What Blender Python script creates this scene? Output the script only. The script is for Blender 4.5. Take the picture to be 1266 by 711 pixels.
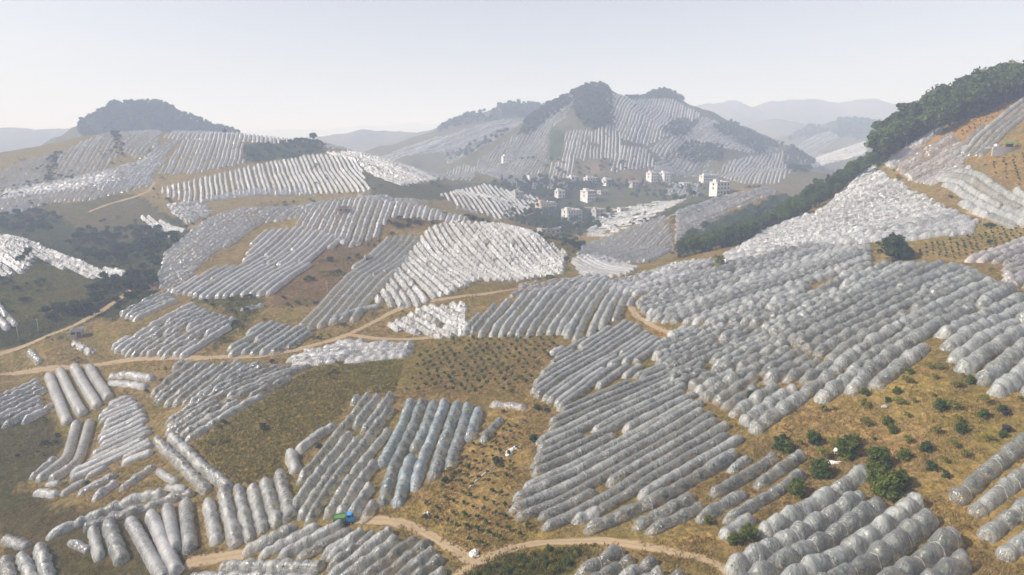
import bpy, math, random
import numpy as np
from mathutils import Matrix, Vector, noise as mnoise

# ------------------------------------------------------------------ camera, sky, sun, exposure
S = bpy.context.scene
for o in list(bpy.data.objects): bpy.data.objects.remove(o)
FPX, CX, CY, PITCH = 844.0, 633.0, 355.5, math.radians(12.1)
CAMZ = 90.0                                   # camera height above world zero
cam_data = bpy.data.cameras.new('camera'); cam = bpy.data.objects.new('camera', cam_data)
S.collection.objects.link(cam); S.camera = cam
cam_data.sensor_fit = 'HORIZONTAL'; cam_data.sensor_width = 36.0
cam_data.lens = 36.0 * FPX / 1266.0
cam_data.clip_start = 0.5; cam_data.clip_end = 40000.0
cam.location = (0, 0, CAMZ); cam.rotation_euler = (math.pi/2 - PITCH, 0, 0)

SUN_AZ, SUN_EL = math.radians(-97), math.radians(36)      # azimuth from +Y, clockwise positive (towards +X)
to_sun = Vector((math.sin(SUN_AZ)*math.cos(SUN_EL), math.cos(SUN_AZ)*math.cos(SUN_EL), math.sin(SUN_EL)))
W = bpy.data.worlds.new('World'); S.world = W; W.use_nodes = True
nt = W.node_tree; nt.nodes.clear()
sky = nt.nodes.new('ShaderNodeTexSky'); sky.sky_type = 'NISHITA'; sky.sun_disc = False
sky.sun_elevation = SUN_EL; sky.sun_rotation = SUN_AZ
sky.altitude = 200; sky.air_density = 1.0; sky.dust_density = 1.5; sky.ozone_density = 1.0
hs = nt.nodes.new('ShaderNodeHueSaturation'); hs.inputs['Saturation'].default_value = 0.42; hs.inputs['Hue'].default_value = 0.525
bg = nt.nodes.new('ShaderNodeBackground'); bg.inputs['Strength'].default_value = 0.105
ow = nt.nodes.new('ShaderNodeOutputWorld')
nt.links.new(sky.outputs[0], hs.inputs['Color']); nt.links.new(hs.outputs[0], bg.inputs['Color']); nt.links.new(bg.outputs[0], ow.inputs['Surface'])
sun_d = bpy.data.lights.new('sun', 'SUN'); sun_d.energy = 5.0; sun_d.angle = math.radians(0.6); sun_d.color = (1.0, 0.95, 0.93)
sun = bpy.data.objects.new('sun', sun_d); S.collection.objects.link(sun); sun.location = (-200, 0, 300)
sun.rotation_euler = (-to_sun).to_track_quat('-Z', 'Y').to_euler()
vs = S.view_settings; vs.view_transform = 'Standard'; vs.look = 'None'; vs.gamma = 1.0; vs.exposure = 0.45; vs.use_curve_mapping = False
cy = S.cycles
cy.max_bounces = 6; cy.diffuse_bounces = 2; cy.glossy_bounces = 2; cy.transmission_bounces = 2; cy.transparent_max_bounces = 10; cy.volume_bounces = 2
cy.use_denoising = True; cy.sample_clamp_indirect = 6.0
rng = np.random.default_rng(7); random.seed(7)
COL = S.collection

# ------------------------------------------------------------------ numeric helpers
def slope(py):                                 # Z/Y of the view ray through picture row py
    b = (CY - np.asarray(py, float)) / FPX
    return (-math.sin(PITCH) + b*math.cos(PITCH)) / (math.cos(PITCH) + b*math.sin(PITCH))
def tanx(px, py):
    b = (CY - np.asarray(py, float)) / FPX
    return (np.asarray(px, float) - CX) / FPX / (math.cos(PITCH) + b*math.sin(PITCH))
def project(P):                                # world points (n,3) -> picture x, y
    P = np.asarray(P, float); x, y, z = P[:, 0], P[:, 1], P[:, 2] - CAMZ
    d = y*math.cos(PITCH) - z*math.sin(PITCH); d = np.where(d < 1e-3, 1e-3, d)
    u = y*math.sin(PITCH) + z*math.cos(PITCH)
    return CX + FPX*x/d, CY - FPX*u/d
def _hash(ix, iy, seed):
    h = (ix.astype(np.int64)*374761393 + iy.astype(np.int64)*668265263 + seed*974711) & 0xffffffff
    h = ((h ^ (h >> 13))*1274126177) & 0xffffffff
    return ((h ^ (h >> 16)) & 0xffffff) / float(0xffffff)
def vnoise(x, y, seed=0):
    x = np.asarray(x, float); y = np.asarray(y, float)
    ix = np.floor(x); iy = np.floor(y); fx = x-ix; fy = y-iy
    fx = fx*fx*(3-2*fx); fy = fy*fy*(3-2*fy)
    a = _hash(ix, iy, seed); b = _hash(ix+1, iy, seed); c = _hash(ix, iy+1, seed); d = _hash(ix+1, iy+1, seed)
    return (a*(1-fx)+b*fx)*(1-fy) + (c*(1-fx)+d*fx)*fy - 0.5
def fbm(x, y, seed=0, o=4):
    s = 0; a = 1.0
    for k in range(o):
        s = s + a*vnoise(x, y, seed+k*17); x = x*2.03+11.3; y = y*2.03+5.7; a *= 0.5
    return s
def inpoly(px, py, poly):
    px = np.asarray(px); py = np.asarray(py); r = np.zeros(px.shape, bool)
    n = len(poly); j = n-1
    for i in range(n):
        xi, yi = poly[i]; xj, yj = poly[j]
        if yi != yj:
            c = ((yi > py) != (yj > py)) & (px < (xj-xi)*(py-yi)/(yj-yi) + xi)
            r ^= c
        j = i
    return r

# ------------------------------------------------------------------ terrain heights
# seen ground points: picture x, picture y, distance ahead of the camera in metres
SEEN = [
 (30,690,86),(300,690,78),(600,700,66),(900,690,58),(1266,711,52),(-150,640,100),(1420,680,50),
 (0,600,108),(200,560,110),(450,560,96),(560,600,82),(700,640,72),(850,540,83),(1000,620,66),(1250,600,62),(1200,520,72),
 (100,480,140),(300,500,120),(480,480,118),(600,440,132),(700,480,106),(800,400,137),(950,500,86),(1150,460,83),(1260,440,82),
 (0,460,155),(100,450,152),(330,440,143),(440,410,152),(560,370,166),(650,355,178),(780,380,147),(900,350,152),(1000,400,113),
 (1100,350,126),(1000,330,152),(1266,350,112),(1240,320,130),(1150,310,142),(1080,300,160),(860,320,186),(800,345,178),
 (200,400,164),(60,430,158),(100,400,172),(60,360,198),(0,380,185),(200,340,205),(300,330,208),(450,340,192),(340,280,246),
 (300,258,262),(220,300,235),(430,246,272),(500,252,268),(580,274,252),(650,290,240),(690,322,226),(740,340,205),(510,300,236),
 (40,312,232),(100,325,226),(150,338,218),(0,292,245),
 (1100,262,190),(1200,270,165),(1000,282,196),(1240,200,192),(1150,212,215),(1200,160,232),(1266,150,222),(1410,120,215),(1350,300,130),(1380,220,165),
 (1266,116,266),(1180,140,268),(1100,190,270),(1000,250,262),(900,303,236),(850,318,215),
 (100,285,285),(200,285,280),(60,268,312),(180,242,332),(300,232,345),(200,200,382),(100,230,345),(60,215,380),(0,255,330),(0,225,380),
 (170,163,452),(240,164,452),(300,166,450),(390,176,440),(100,170,440),(50,186,425),(0,198,410),(-80,214,400),(350,205,390),(420,215,380),
 (440,192,420),(500,206,420),(540,222,430),(480,232,350),(560,236,420),(610,246,400),(640,262,380),(-120,300,250),(-120,420,150),
 (700,268,405),(720,240,450),(660,222,500),(720,226,520),(800,228,520),(850,237,480),(720,283,362),(760,306,285),(790,290,305),(840,262,335),(900,246,352),(945,233,362),
 (600,215,540),(900,226,500),(980,212,520),
]
# ground that the picture does not show: picture x (at that row of the horizon), distance, height relative to the camera
HID = [(1266,350,-12),(1180,340,-22),(1100,340,-34),(1000,330,-40),(1420,330,0),(900,300,-43),(430,302,-37),(300,290,-36),(580,300,-39),(520,310,-38),
 (650,290,-43),(60,262,-40),(-60,262,-38),(120,255,-43),(945,420,-36),(1000,420,-40),(1080,430,-44),(1266,450,-44),(1500,420,-30),
 (200,540,-12),(60,540,-22),(350,540,-20),(450,520,-28),(-150,520,-20),(0,700,-38),(200,700,-34),(400,700,-38),(600,700,-36),(750,760,-34),(1000,700,-44),(1266,700,-46),
 (-400,90,-62),(-400,250,-40),(-500,500,-34),(1700,60,-36),(1700,130,-18),(1800,260,-4),(1700,500,-40),
 (0,0,-66),(633,0,-50),(1266,0,-44),(300,35,-58),(900,30,-44),(-500,0,-70),(1900,0,-40),(633,-25,-52),
 (-300,1200,-42),(633,1200,-42),(1500,1200,-46),(-300,3000,-44),(633,3000,-44),(1600,3000,-44),(-300,9000,-44),(633,9000,-44),(1600,9000,-44)]
# ridges further off: crest points (picture x, picture y, distance), fall-off in metres per metre, rounding radius
RIDGES = [
 ([(590,196,610),(640,160,640),(690,131,665),(736,108,680),(770,124,695),(796,124,740),(820,114,770),(870,140,760),(920,160,740),(960,182,700),(1000,206,660)], 0.56, 9),
 ([(735,108,680),(728,150,600),(720,215,535)], 0.55, 10),
 ([(870,140,760),(880,180,620),(900,205,560)], 0.5, 12),
 ([(440,192,980),(500,182,940),(560,158,930),(600,145,930),(640,130,920),(680,150,940),(740,180,960)], 0.34, 16),
 ([(480,180,1350),(540,160,1350),(590,150,1380),(640,170,1400)], 0.3, 20),
 ([(118,160,720),(135,134,715),(165,128,705),(195,130,700),(225,142,700),(255,154,690),(290,164,680)], 0.75, 10),
 ([(960,182,1250),(1000,168,1230),(1045,150,1200),(1085,152,1200),(1120,165,1190),(1160,190,1180)], 0.34, 25),
 ([(940,190,1000),(1000,192,960),(1060,182,900),(1100,170,860)], 0.3, 18),
 ([(-200,165,1450),(-60,160,1400),(40,158,1400),(100,160,1420),(170,172,1450),(300,176,1500),(400,168,1450),(450,160,1450),(520,166,1450),(600,170,1450)], 0.35, 30),
 ([(840,150,1900),(880,128,1900),(905,124,1900),(930,132,1900),(960,126,1900),(1000,122,1950),(1040,128,1950),(1080,121,1900),(1110,126,1900),(1150,140,1900),(1250,135,1950),(1400,130,1950)], 0.5, 30),
 ([(820,160,1600),(870,150,1550),(910,156,1550),(960,148,1520),(1010,160,1550),(1090,162,1550),(1200,150,1600)], 0.4, 30),
 ([(-250,160,4800),(-50,156,4800),(200,168,4900),(420,158,4800),(520,152,4900),(700,160,4900)], 0.35, 80),
]
G = 1.4                                        # metres per metre of the distances listed here
Y0 = 40.0*G
def uv_of(x, y): return x/(y+Y0), np.log(y+Y0)
_pts = []
for px, py, Y in SEEN: _pts.append((tanx(px, py)*Y, Y, slope(py)*Y))
for px, Y, z in HID: _pts.append(((px-CX)/FPX*max(Y, 25.0), Y, z))
_pts = np.array(_pts, float)*G
RIDGES = [([(a, b, Y*G) for a, b, Y in c], f, r*G) for c, f, r in RIDGES]
_u, _v = uv_of(_pts[:, 0], _pts[:, 1])
def _tps(r2): return 0.5*r2*np.log(r2+1e-9)
_n = len(_pts)
_K = _tps((_u[:, None]-_u)**2 + (_v[:, None]-_v)**2) + np.eye(_n)*5e-4
_Pm = np.stack([np.ones(_n), _u, _v], 1)
_A = np.zeros((_n+3, _n+3)); _A[:_n, :_n] = _K; _A[:_n, _n:] = _Pm; _A[_n:, :_n] = _Pm.T
# interpolate z / (y+Y0), so that an error counts by the angle it makes
_sol = np.linalg.solve(_A, np.r_[_pts[:, 2]/(_pts[:, 1]+Y0), 0, 0, 0])

def ridge_height(x, y, crest, fall, rnd):
    best = np.full(x.shape, -1e9)
    P = [(tanx(a, b)*Y, Y, slope(b)*Y) for a, b, Y in crest]
    for (x0, y0, z0), (x1, y1, z1) in zip(P[:-1], P[1:]):
        dx, dy = x1-x0, y1-y0; L2 = dx*dx+dy*dy
        t = np.clip(((x-x0)*dx + (y-y0)*dy)/L2, 0, 1)
        d = np.hypot(x-x0-t*dx, y-y0-t*dy)
        best = np.maximum(best, z0+(z1-z0)*t - fall*(np.sqrt(d*d+rnd*rnd)-rnd))
    return best
def height_raw(x, y):
    x = np.asarray(x, float); y = np.asarray(y, float); sh = x.shape; x = x.ravel(); y = y.ravel()
    u, v = uv_of(x, y); out = np.empty(len(x))
    for i in range(0, len(x), 40000):
        s = slice(i, i+40000)
        k = _tps((u[s, None]-_u)**2 + (v[s, None]-_v)**2)
        out[s] = k @ _sol[:_n] + _sol[_n] + _sol[_n+1]*u[s] + _sol[_n+2]*v[s]
    z = out*(y+Y0)
    for crest, fall, rnd in RIDGES:
        Ys = [c[2] for c in crest]; w = np.clip((y - 470*G)/60, 0, 1)
        amp = 0.010*np.mean(Ys)
        h = ridge_height(x + amp*1.6*fbm(x/(amp*4), y/(amp*4), 3), y + amp*1.6*fbm(x/(amp*4), y/(amp*4), 9), crest, fall, rnd) + amp*0.5*fbm(x/(amp*3), y/(amp*3), 21)
        h = np.where(w > 0, h, -1e9)
        k = 0.004*np.mean(Ys)
        m = np.maximum(z, h); z = np.where(h > -1e8, m + k*np.exp(-np.abs(z-h)/np.maximum(k, .1))*0.6*w, z)
    z = z + 1.1*fbm(x/26, y/26, 40, 3)*np.clip(y/60, 0.3, 1) + 0.25*fbm(x/6, y/6, 50, 2)
    return (z + CAMZ).reshape(sh)
# the terrain sheet: a grid that is fine nearby and coarse far off
NU, NV = 600, 660
GU0, GU1 = -1.25, 1.25
GV0, GV1 = math.log(Y0-22*G), math.log(Y0+12500)
_gu = np.linspace(GU0, GU1, NU); _gv0 = np.linspace(0, 1, NV)
GV = GV0 + (GV1-GV0)*_gv0
UU, VV = np.meshgrid(_gu, GV)
GY = np.exp(VV) - Y0; GX = UU*(GY+Y0); GZ = height_raw(GX, GY)
def ground(x, y):                              # height of the sheet (bilinear)
    x = np.asarray(x, float); y = np.asarray(y, float)
    yy = np.maximum(y+Y0, 1e-2)
    a = np.clip((x/yy - GU0)/(GU1-GU0)*(NU-1), 0, NU-1.001); b = np.clip((np.log(yy)-GV0)/(GV1-GV0)*(NV-1), 0, NV-1.001)
    i = a.astype(int); j = b.astype(int); fa = a-i; fb = b-j
    return (GZ[j, i]*(1-fa)+GZ[j, i+1]*fa)*(1-fb) + (GZ[j+1, i]*(1-fa)+GZ[j+1, i+1]*fa)*fb
_steps = np.exp(np.linspace(math.log(40.0), math.log(12000.0), 1500))
def hit(px, py, ymin=0.0):                     # first ground point on the view ray through a place in the picture
    tx, sl = float(tanx(px, py)), float(slope(py))
    yy = _steps[_steps > ymin] if ymin else _steps
    g = ground(tx*yy, yy); d = CAMZ + sl*yy - g
    k = np.nonzero(d <= 0)[0]
    if len(k) == 0: return np.array((tx*yy[-1], yy[-1], g[-1]))
    k = k[0]
    if k == 0: y = yy[0]
    else: y = yy[k-1] + (yy[k]-yy[k-1])*d[k-1]/(d[k-1]-d[k])
    return np.array((tx*y, y, float(ground(tx*y, y))))

# ------------------------------------------------------------------ materials
def new_mat(name):
    m = bpy.data.materials.new(name); m.use_nodes = True; m.node_tree.nodes.clear()
    return m, m.node_tree
def N(t, typ, **kw):
    n = t.nodes.new(typ)
    for k, v in kw.items():
        if k in n.inputs.keys(): n.inputs[k].default_value = v
        else: setattr(n, k, v)
    return n
def ramp(t, src, stops):
    r = t.nodes.new('ShaderNodeValToRGB'); e = r.color_ramp.elements
    while len(e) < len(stops): e.new(0.5)
    for i, (p, c) in enumerate(stops):
        e[i].position = p; e[i].color = (*c, 1) if len(c) == 3 else c
    t.links.new(src, r.inputs[0]); return r.outputs[0]
def math_n(t, op, a, b=None, clamp=False):
    n = t.nodes.new('ShaderNodeMath'); n.operation = op; n.use_clamp = clamp
    for i, v in enumerate((a, b)):
        if v is None: continue
        if isinstance(v, (int, float)): n.inputs[i].default_value = v
        else: t.links.new(v, n.inputs[i])
    return n.outputs[0]
def mixc(t, fac, a, b, mode='MIX'):
    n = t.nodes.new('ShaderNodeMix'); n.data_type = 'RGBA'; n.blend_type = mode
    for i, v in ((0, fac), (6, a), (7, b)):
        if isinstance(v, (int, float)): n.inputs[i].default_value = v
        elif isinstance(v, tuple): n.inputs[i].default_value = (*v, 1)
        else: t.links.new(v, n.inputs[i])
    return n.outputs[2]
def noise_n(t, vec, scale, detail=4, rough=0.55, dist=0.0):
    n = t.nodes.new('ShaderNodeTexNoise'); n.inputs['Scale'].default_value = scale; n.inputs['Detail'].default_value = detail
    n.inputs['Roughness'].default_value = rough; n.inputs['Distortion'].default_value = dist
    if vec is not None: t.links.new(vec, n.inputs['Vector'])
    return n.outputs[0]
def bump_n(t, h, strength, dist=0.1):
    b = t.nodes.new('ShaderNodeBump'); b.inputs['Strength'].default_value = strength; b.inputs['Distance'].default_value = dist
    t.links.new(h, b.inputs['Height']); return b.outputs[0]
def finish(t, shader):
    o = t.nodes.new('ShaderNodeOutputMaterial'); t.links.new(shader, o.inputs['Surface'])
def plain(name, col, rough=0.8, var=0.25, scale=1.5, metal=0.0, spec=0.3, bump=0.0):
    m, t = new_mat(name); g = N(t, 'ShaderNodeNewGeometry')
    n = noise_n(t, g.outputs['Position'], scale, 5)
    c = mixc(t, n, tuple(x*(1-var) for x in col), tuple(min(1, x*(1+var)) for x in col))
    p = N(t, 'ShaderNodeBsdfPrincipled'); t.links.new(c, p.inputs['Base Color'])
    p.inputs['Roughness'].default_value = rough; p.inputs['Metallic'].default_value = metal; p.inputs['Specular IOR Level'].default_value = spec
    if bump: t.links.new(bump_n(t, n, bump), p.inputs['Normal'])
    finish(t, p.outputs[0]); return m

def film_mat(name, alpha, col, white=0.0, gloss=0.02):
    """thin polythene: partly see-through, creased across the row, shiny along the creases"""
    m, t = new_mat(name)
    uv = N(t, 'ShaderNodeUVMap'); uv.uv_map = 'row'
    def mapped(sx, sy):
        q = N(t, 'ShaderNodeMapping'); q.inputs['Scale'].default_value = (sx, sy, 1.0); t.links.new(uv.outputs[0], q.inputs['Vector']); return q.outputs[0]
    crease = noise_n(t, mapped(0.8, 1.0), 1.5, 4, 0.6, 1.2)          # slack, crumpled film
    streak = noise_n(t, mapped(1.7, 0.5), 1.0, 5, 0.7, 2.2)        # folds running down from the crest
    patch = noise_n(t, mapped(1.0, 0.5), 0.23, 3, 0.6)
    at = N(t, 'ShaderNodeAttribute'); at.attribute_name = 'tint'
    def centred(x, k): return math_n(t, 'MULTIPLY', math_n(t, 'SUBTRACT', x, 0.5), k)
    a = math_n(t, 'ADD', math_n(t, 'ADD', alpha, centred(streak, 1.0)), math_n(t, 'ADD', centred(patch, 1.0), math_n(t, 'ADD', centred(at.outputs['Fac'], 0.48), centred(crease, 0.5))))
    a = math_n(t, 'MINIMUM', math_n(t, 'MAXIMUM', a, 0.10), 0.97)
    lw = N(t, 'ShaderNodeLayerWeight'); lw.inputs['Blend'].default_value = 0.40
    f2 = math_n(t, 'MULTIPLY', lw.outputs['Facing'], 0.35)
    a = math_n(t, 'ADD', a, math_n(t, 'MULTIPLY', f2, math_n(t, 'SUBTRACT', 1.0, a)), True)
    c1 = mixc(t, streak, tuple(x*0.80 for x in col), tuple(min(0.92, x*1.10) for x in col))
    c1 = mixc(t, math_n(t, 'MULTIPLY', math_n(t, 'SUBTRACT', patch, 0.48, True), 2.2, True), c1, tuple((x*y) for x, y in zip(col, (0.95, 0.87, 0.76))))   # dusty film
    bp = bump_n(t, math_n(t, 'ADD', math_n(t, 'MULTIPLY', streak, 0.45), crease), 1.0, 0.26)
    d = N(t, 'ShaderNodeBsdfDiffuse'); t.links.new(c1, d.inputs['Color']); t.links.new(bp, d.inputs['Normal'])
    tr = N(t, 'ShaderNodeBsdfTranslucent'); t.links.new(c1, tr.inputs['Color']); t.links.new(bp, tr.inputs['Normal'])
    mx = N(t, 'ShaderNodeMixShader'); mx.inputs[0].default_value = 0.30; t.links.new(d.outputs[0], mx.inputs[1]); t.links.new(tr.outputs[0], mx.inputs[2])
    gl = N(t, 'ShaderNodeBsdfGlossy'); gl.inputs['Roughness'].default_value = 0.15; gl.inputs['Color'].default_value = (1, 1, 1, 1); t.links.new(bp, gl.inputs['Normal'])
    fr = N(t, 'ShaderNodeFresnel'); fr.inputs['IOR'].default_value = 1.5; t.links.new(bp, fr.inputs['Normal'])
    fg = math_n(t, 'ADD', math_n(t, 'MULTIPLY', fr.outputs[0], 0.95), gloss, True)
    ta = N(t, 'ShaderNodeBsdfTransparent'); ta.inputs['Color'].default_value = (0.93, 0.95, 0.95, 1)
    ms = N(t, 'ShaderNodeMixShader'); t.links.new(a, ms.inputs[0]); t.links.new(ta.outputs[0], ms.inputs[1]); t.links.new(mx.outputs[0], ms.inputs[2])
    mg = N(t, 'ShaderNodeMixShader'); t.links.new(fg, mg.inputs[0]); t.links.new(ms.outputs[0], mg.inputs[1]); t.links.new(gl.outputs[0], mg.inputs[2])
    finish(t, mg.outputs[0]); return m
FILM = {
 'clear': film_mat('clear_film', 0.22, (0.75, 0.79, 0.765)),
 'grey':  film_mat('grey_film', 0.29, (0.75, 0.775, 0.76)),
 'milk':  film_mat('milky_film', 0.42, (0.76, 0.77, 0.78), gloss=0.015),
 'white': film_mat('white_film', 0.50, (0.74, 0.745, 0.75), gloss=0.01),
 'blue':  film_mat('bluish_film', 0.24, (0.56, 0.68, 0.75)),
 'pink':  film_mat('dusty_film', 0.34, (0.76, 0.71, 0.68)),
}
FILMK = list(FILM)
def leaf_mat(name, dark, light, trans=0.25, scale=0.6):
    m, t = new_mat(name); g = N(t, 'ShaderNodeNewGeometry'); oi = N(t, 'ShaderNodeObjectInfo')
    n = noise_n(t, g.outputs['Position'], scale, 4, 0.7)
    f = math_n(t, 'ADD', math_n(t, 'MULTIPLY', math_n(t, 'SUBTRACT', n, 0.5), 1.8), math_n(t, 'ADD', math_n(t, 'MULTIPLY', oi.outputs['Random'], 0.5), 0.25), True)
    f = math_n(t, 'ADD', f, math_n(t, 'MULTIPLY', math_n(t, 'SUBTRACT', g.outputs['Random Per Island'], 0.5), 0.5), True)
    c = mixc(t, f, dark, light)
    d = N(t, 'ShaderNodeBsdfDiffuse'); t.links.new(c, d.inputs['Color'])
    tr = N(t, 'ShaderNodeBsdfTranslucent'); t.links.new(c, tr.inputs['Color'])
    mx = N(t, 'ShaderNodeMixShader'); mx.inputs[0].default_value = trans
    t.links.new(d.outputs[0], mx.inputs[1]); t.links.new(tr.outputs[0], mx.inputs[2]); finish(t, mx.outputs[0]); return m
M = {
 'leaf_forest': leaf_mat('forest_leaf', (0.020, 0.045, 0.016), (0.105, 0.140, 0.036)),  # wide leaf tone range, also painting in sunlit tops against shaded foliage
 'leaf_dark':   leaf_mat('dark_leaf', (0.02, 0.038, 0.02), (0.07, 0.10, 0.04)),
 'leaf_citrus': leaf_mat('citrus_leaf', (0.03, 0.06, 0.018), (0.10, 0.14, 0.035), scale=1.5),
 'leaf_bright': leaf_mat('bright_leaf', (0.04, 0.075, 0.014), (0.15, 0.175, 0.03), scale=1.2),
 'leaf_olive':  leaf_mat('olive_leaf', (0.09, 0.105, 0.022), (0.25, 0.24, 0.055), scale=1.2),
 'leaf_inner':  leaf_mat('covered_leaf', (0.045, 0.058, 0.035), (0.10, 0.11, 0.06), 0.0, 1.0),
 'grass':       leaf_mat('dry_grass', (0.15, 0.105, 0.035), (0.40, 0.29, 0.12), 0.2, 0.12),
 'weed':        leaf_mat('weed', (0.09, 0.085, 0.02), (0.20, 0.17, 0.045), 0.2, 0.15),
 'bark':        plain('bark', (0.10, 0.075, 0.055), 0.9, 0.4, 6),
 'white_wall':  plain('white_render', (0.58, 0.57, 0.545), 0.85, 0.28, 0.45),
 'tan_wall':    plain('tan_brick', (0.50, 0.40, 0.29), 0.9, 0.12, 0.9),
 'grey_wall':   plain('grey_render', (0.38, 0.37, 0.35), 0.9, 0.3, 0.5),
 'brick_wall':  plain('red_brick', (0.32, 0.19, 0.13), 0.9, 0.2, 1.2),
 'concrete':    plain('concrete', (0.36, 0.34, 0.31), 0.9, 0.2, 0.9),
 'roof_red':    plain('red_tile', (0.30, 0.17, 0.13), 0.85, 0.2, 2),
 'glass':       plain('window_glass', (0.03, 0.04, 0.05), 0.15, 0.3, 1, spec=0.6),
 'frame':       plain('window_frame', (0.5, 0.5, 0.5), 0.5, 0.1),
 'door':        plain('door_wood', (0.16, 0.09, 0.06), 0.6, 0.2, 4),
 'strap':       plain('white_cord', (0.72, 0.68, 0.6), 0.7, 0.1, 3),
 'post':        plain('concrete_post', (0.42, 0.40, 0.37), 0.85, 0.2, 3),
 'blue':        plain('blue_paint', (0.05, 0.27, 0.62), 0.45, 0.2, 4),
 'green':       plain('green_paint', (0.10, 0.22, 0.07), 0.5, 0.25, 4),
 'rubber':      plain('black_rubber', (0.02, 0.02, 0.022), 0.7, 0.2, 4),
 'steel':       plain('galvanised_steel', (0.4, 0.42, 0.43), 0.4, 0.2, 3, metal=0.7),
 'sheet':       plain('white_sheeting', (0.66, 0.65, 0.62), 0.45, 0.06, 3, spec=0.5),
 'blue_sheet':  plain('blue_sheeting', (0.15, 0.38, 0.62), 0.5, 0.1, 3, spec=0.5),
 'stone':       plain('stone', (0.33, 0.30, 0.26), 0.95, 0.3, 3, bump=0.4),
 'soil':        plain('bare_earth', (0.22, 0.15, 0.09), 0.95, 0.35, 1.2, bump=0.5),
}
def ground_mat():
    m, t = new_mat('hillside_ground'); g = N(t, 'ShaderNodeNewGeometry'); P = g.outputs['Position']
    at = N(t, 'ShaderNodeVertexColor'); at.layer_name = 'cover'
    big = noise_n(t, P, 0.045, 5, 0.6); mid = noise_n(t, P, 0.33, 5, 0.65, 0.8); clump = noise_n(t, P, 0.95, 4, 0.7, 0.5); fine = noise_n(t, P, 2.6, 5, 0.75)
    c = at.outputs['Color']
    def layer(c, src, lo, hi, amt, mul, flip=False):
        st = [(lo, (amt,)*3), (hi, (0, 0, 0))] if flip else [(lo, (0, 0, 0)), (hi, (amt,)*3)]
        return mixc(t, ramp(t, src, st), c, mixc(t, 1.0, c, mul, 'MULTIPLY'))
    c = layer(c, mid, 0.42, 0.62, 0.85, (0.62, 0.68, 0.50))            # greener, older growth
    c = layer(c, big, 0.44, 0.62, 0.7, (0.80, 0.95, 0.62))
    c = layer(c, clump, 0.50, 0.64, 0.9, (1.55, 1.42, 1.20))           # straw
    c = layer(c, clump, 0.34, 0.46, 0.8, (0.50, 0.56, 0.42), True)     # low weeds
    c = layer(c, fine, 0.52, 0.70, 0.8, (1.45, 1.38, 1.25))
    c = layer(c, fine, 0.30, 0.47, 0.85, (0.42, 0.42, 0.38), True)
    d = N(t, 'ShaderNodeBsdfDiffuse'); t.links.new(c, d.inputs['Color']); t.links.new(bump_n(t, math_n(t, 'ADD', fine, math_n(t, 'MULTIPLY', clump, 1.5)), 1.0, 0.5), d.inputs['Normal'])
    finish(t, d.outputs[0]); return m
def track_mat():
    m, t = new_mat('packed_earth'); g = N(t, 'ShaderNodeNewGeometry'); uv = N(t, 'ShaderNodeUVMap'); uv.uv_map = 'row'
    sx = N(t, 'ShaderNodeSeparateXYZ'); t.links.new(uv.outputs[0], sx.inputs[0])
    n = noise_n(t, g.outputs['Position'], 0.7, 6, 0.7); n2 = noise_n(t, g.outputs['Position'], 3.5, 4, 0.7)
    c = mixc(t, n, (0.25, 0.18, 0.11), (0.40, 0.315, 0.205))
    # two wheel ruts and a weedy strip between them
    w = math_n(t, 'ABSOLUTE', math_n(t, 'SUBTRACT', sx.outputs['Y'], 0.5))
    mid = math_n(t, 'LESS_THAN', math_n(t, 'ADD', w, math_n(t, 'MULTIPLY', math_n(t, 'SUBTRACT', n2, 0.5), 0.5)), 0.07)
    edge = math_n(t, 'GREATER_THAN', math_n(t, 'ADD', w, math_n(t, 'MULTIPLY', math_n(t, 'SUBTRACT', n, 0.5), 0.55)), 0.40)
    c = mixc(t, math_n(t, 'MULTIPLY', mid, 0.5), c, (0.24, 0.18, 0.08)); c = mixc(t, math_n(t, 'MULTIPLY', edge, 0.9), c, (0.20, 0.138, 0.058))
    d = N(t, 'ShaderNodeBsdfDiffuse'); t.links.new(c, d.inputs['Color']); t.links.new(bump_n(t, n2, 0.6, 0.15), d.inputs['Normal'])
    finish(t, d.outputs[0]); return m
M['ground'] = ground_mat(); M['track'] = track_mat()

# ------------------------------------------------------------------ object helpers
def tag(o, label=None, cat=None, group=None, kind=None):
    if label: o['label'] = label
    if cat: o['category'] = cat
    if group: o['group'] = group
    if kind: o['kind'] = kind
    return o
def np_mesh(name, V, F, mats, smooth=True, uv=None, tint=None, mi=None):
    """mesh from arrays; F is (n,4) or (n,3)"""
    V = np.ascontiguousarray(V, np.float32); F = np.ascontiguousarray(F, np.int32)
    me = bpy.data.meshes.new(name); k = F.shape[1]
    me.vertices.add(len(V)); me.vertices.foreach_set('co', V.ravel())
    me.loops.add(F.size); me.loops.foreach_set('vertex_index', F.ravel())
    me.polygons.add(len(F)); me.polygons.foreach_set('loop_start', np.arange(0, F.size, k, dtype=np.int32))
    me.polygons.foreach_set('loop_total', np.full(len(F), k, np.int32))
    for m in (mats if isinstance(mats, (list, tuple)) else [mats]): me.materials.append(m)
    if mi is not None: me.polygons.foreach_set('material_index', np.ascontiguousarray(mi, np.int32))
    me.polygons.foreach_set('use_smooth', smooth if isinstance(smooth, np.ndarray) else np.full(len(F), bool(smooth)))
    if uv is not None:
        l = me.uv_layers.new(name='row'); l.data.foreach_set('uv', np.ascontiguousarray(uv[F.ravel()], np.float32).ravel())
    if tint is not None:
        a = me.attributes.new('tint', 'FLOAT', 'POINT'); a.data.foreach_set('value', np.ascontiguousarray(tint, np.float32))
    me.update(calc_edges=True); return me
def link(name, me, parent=None, loc=None):
    o = bpy.data.objects.new(name, me); COL.objects.link(o)
    if loc is not None: o.location = loc
    if parent is not None: o.parent = parent
    return o
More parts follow.
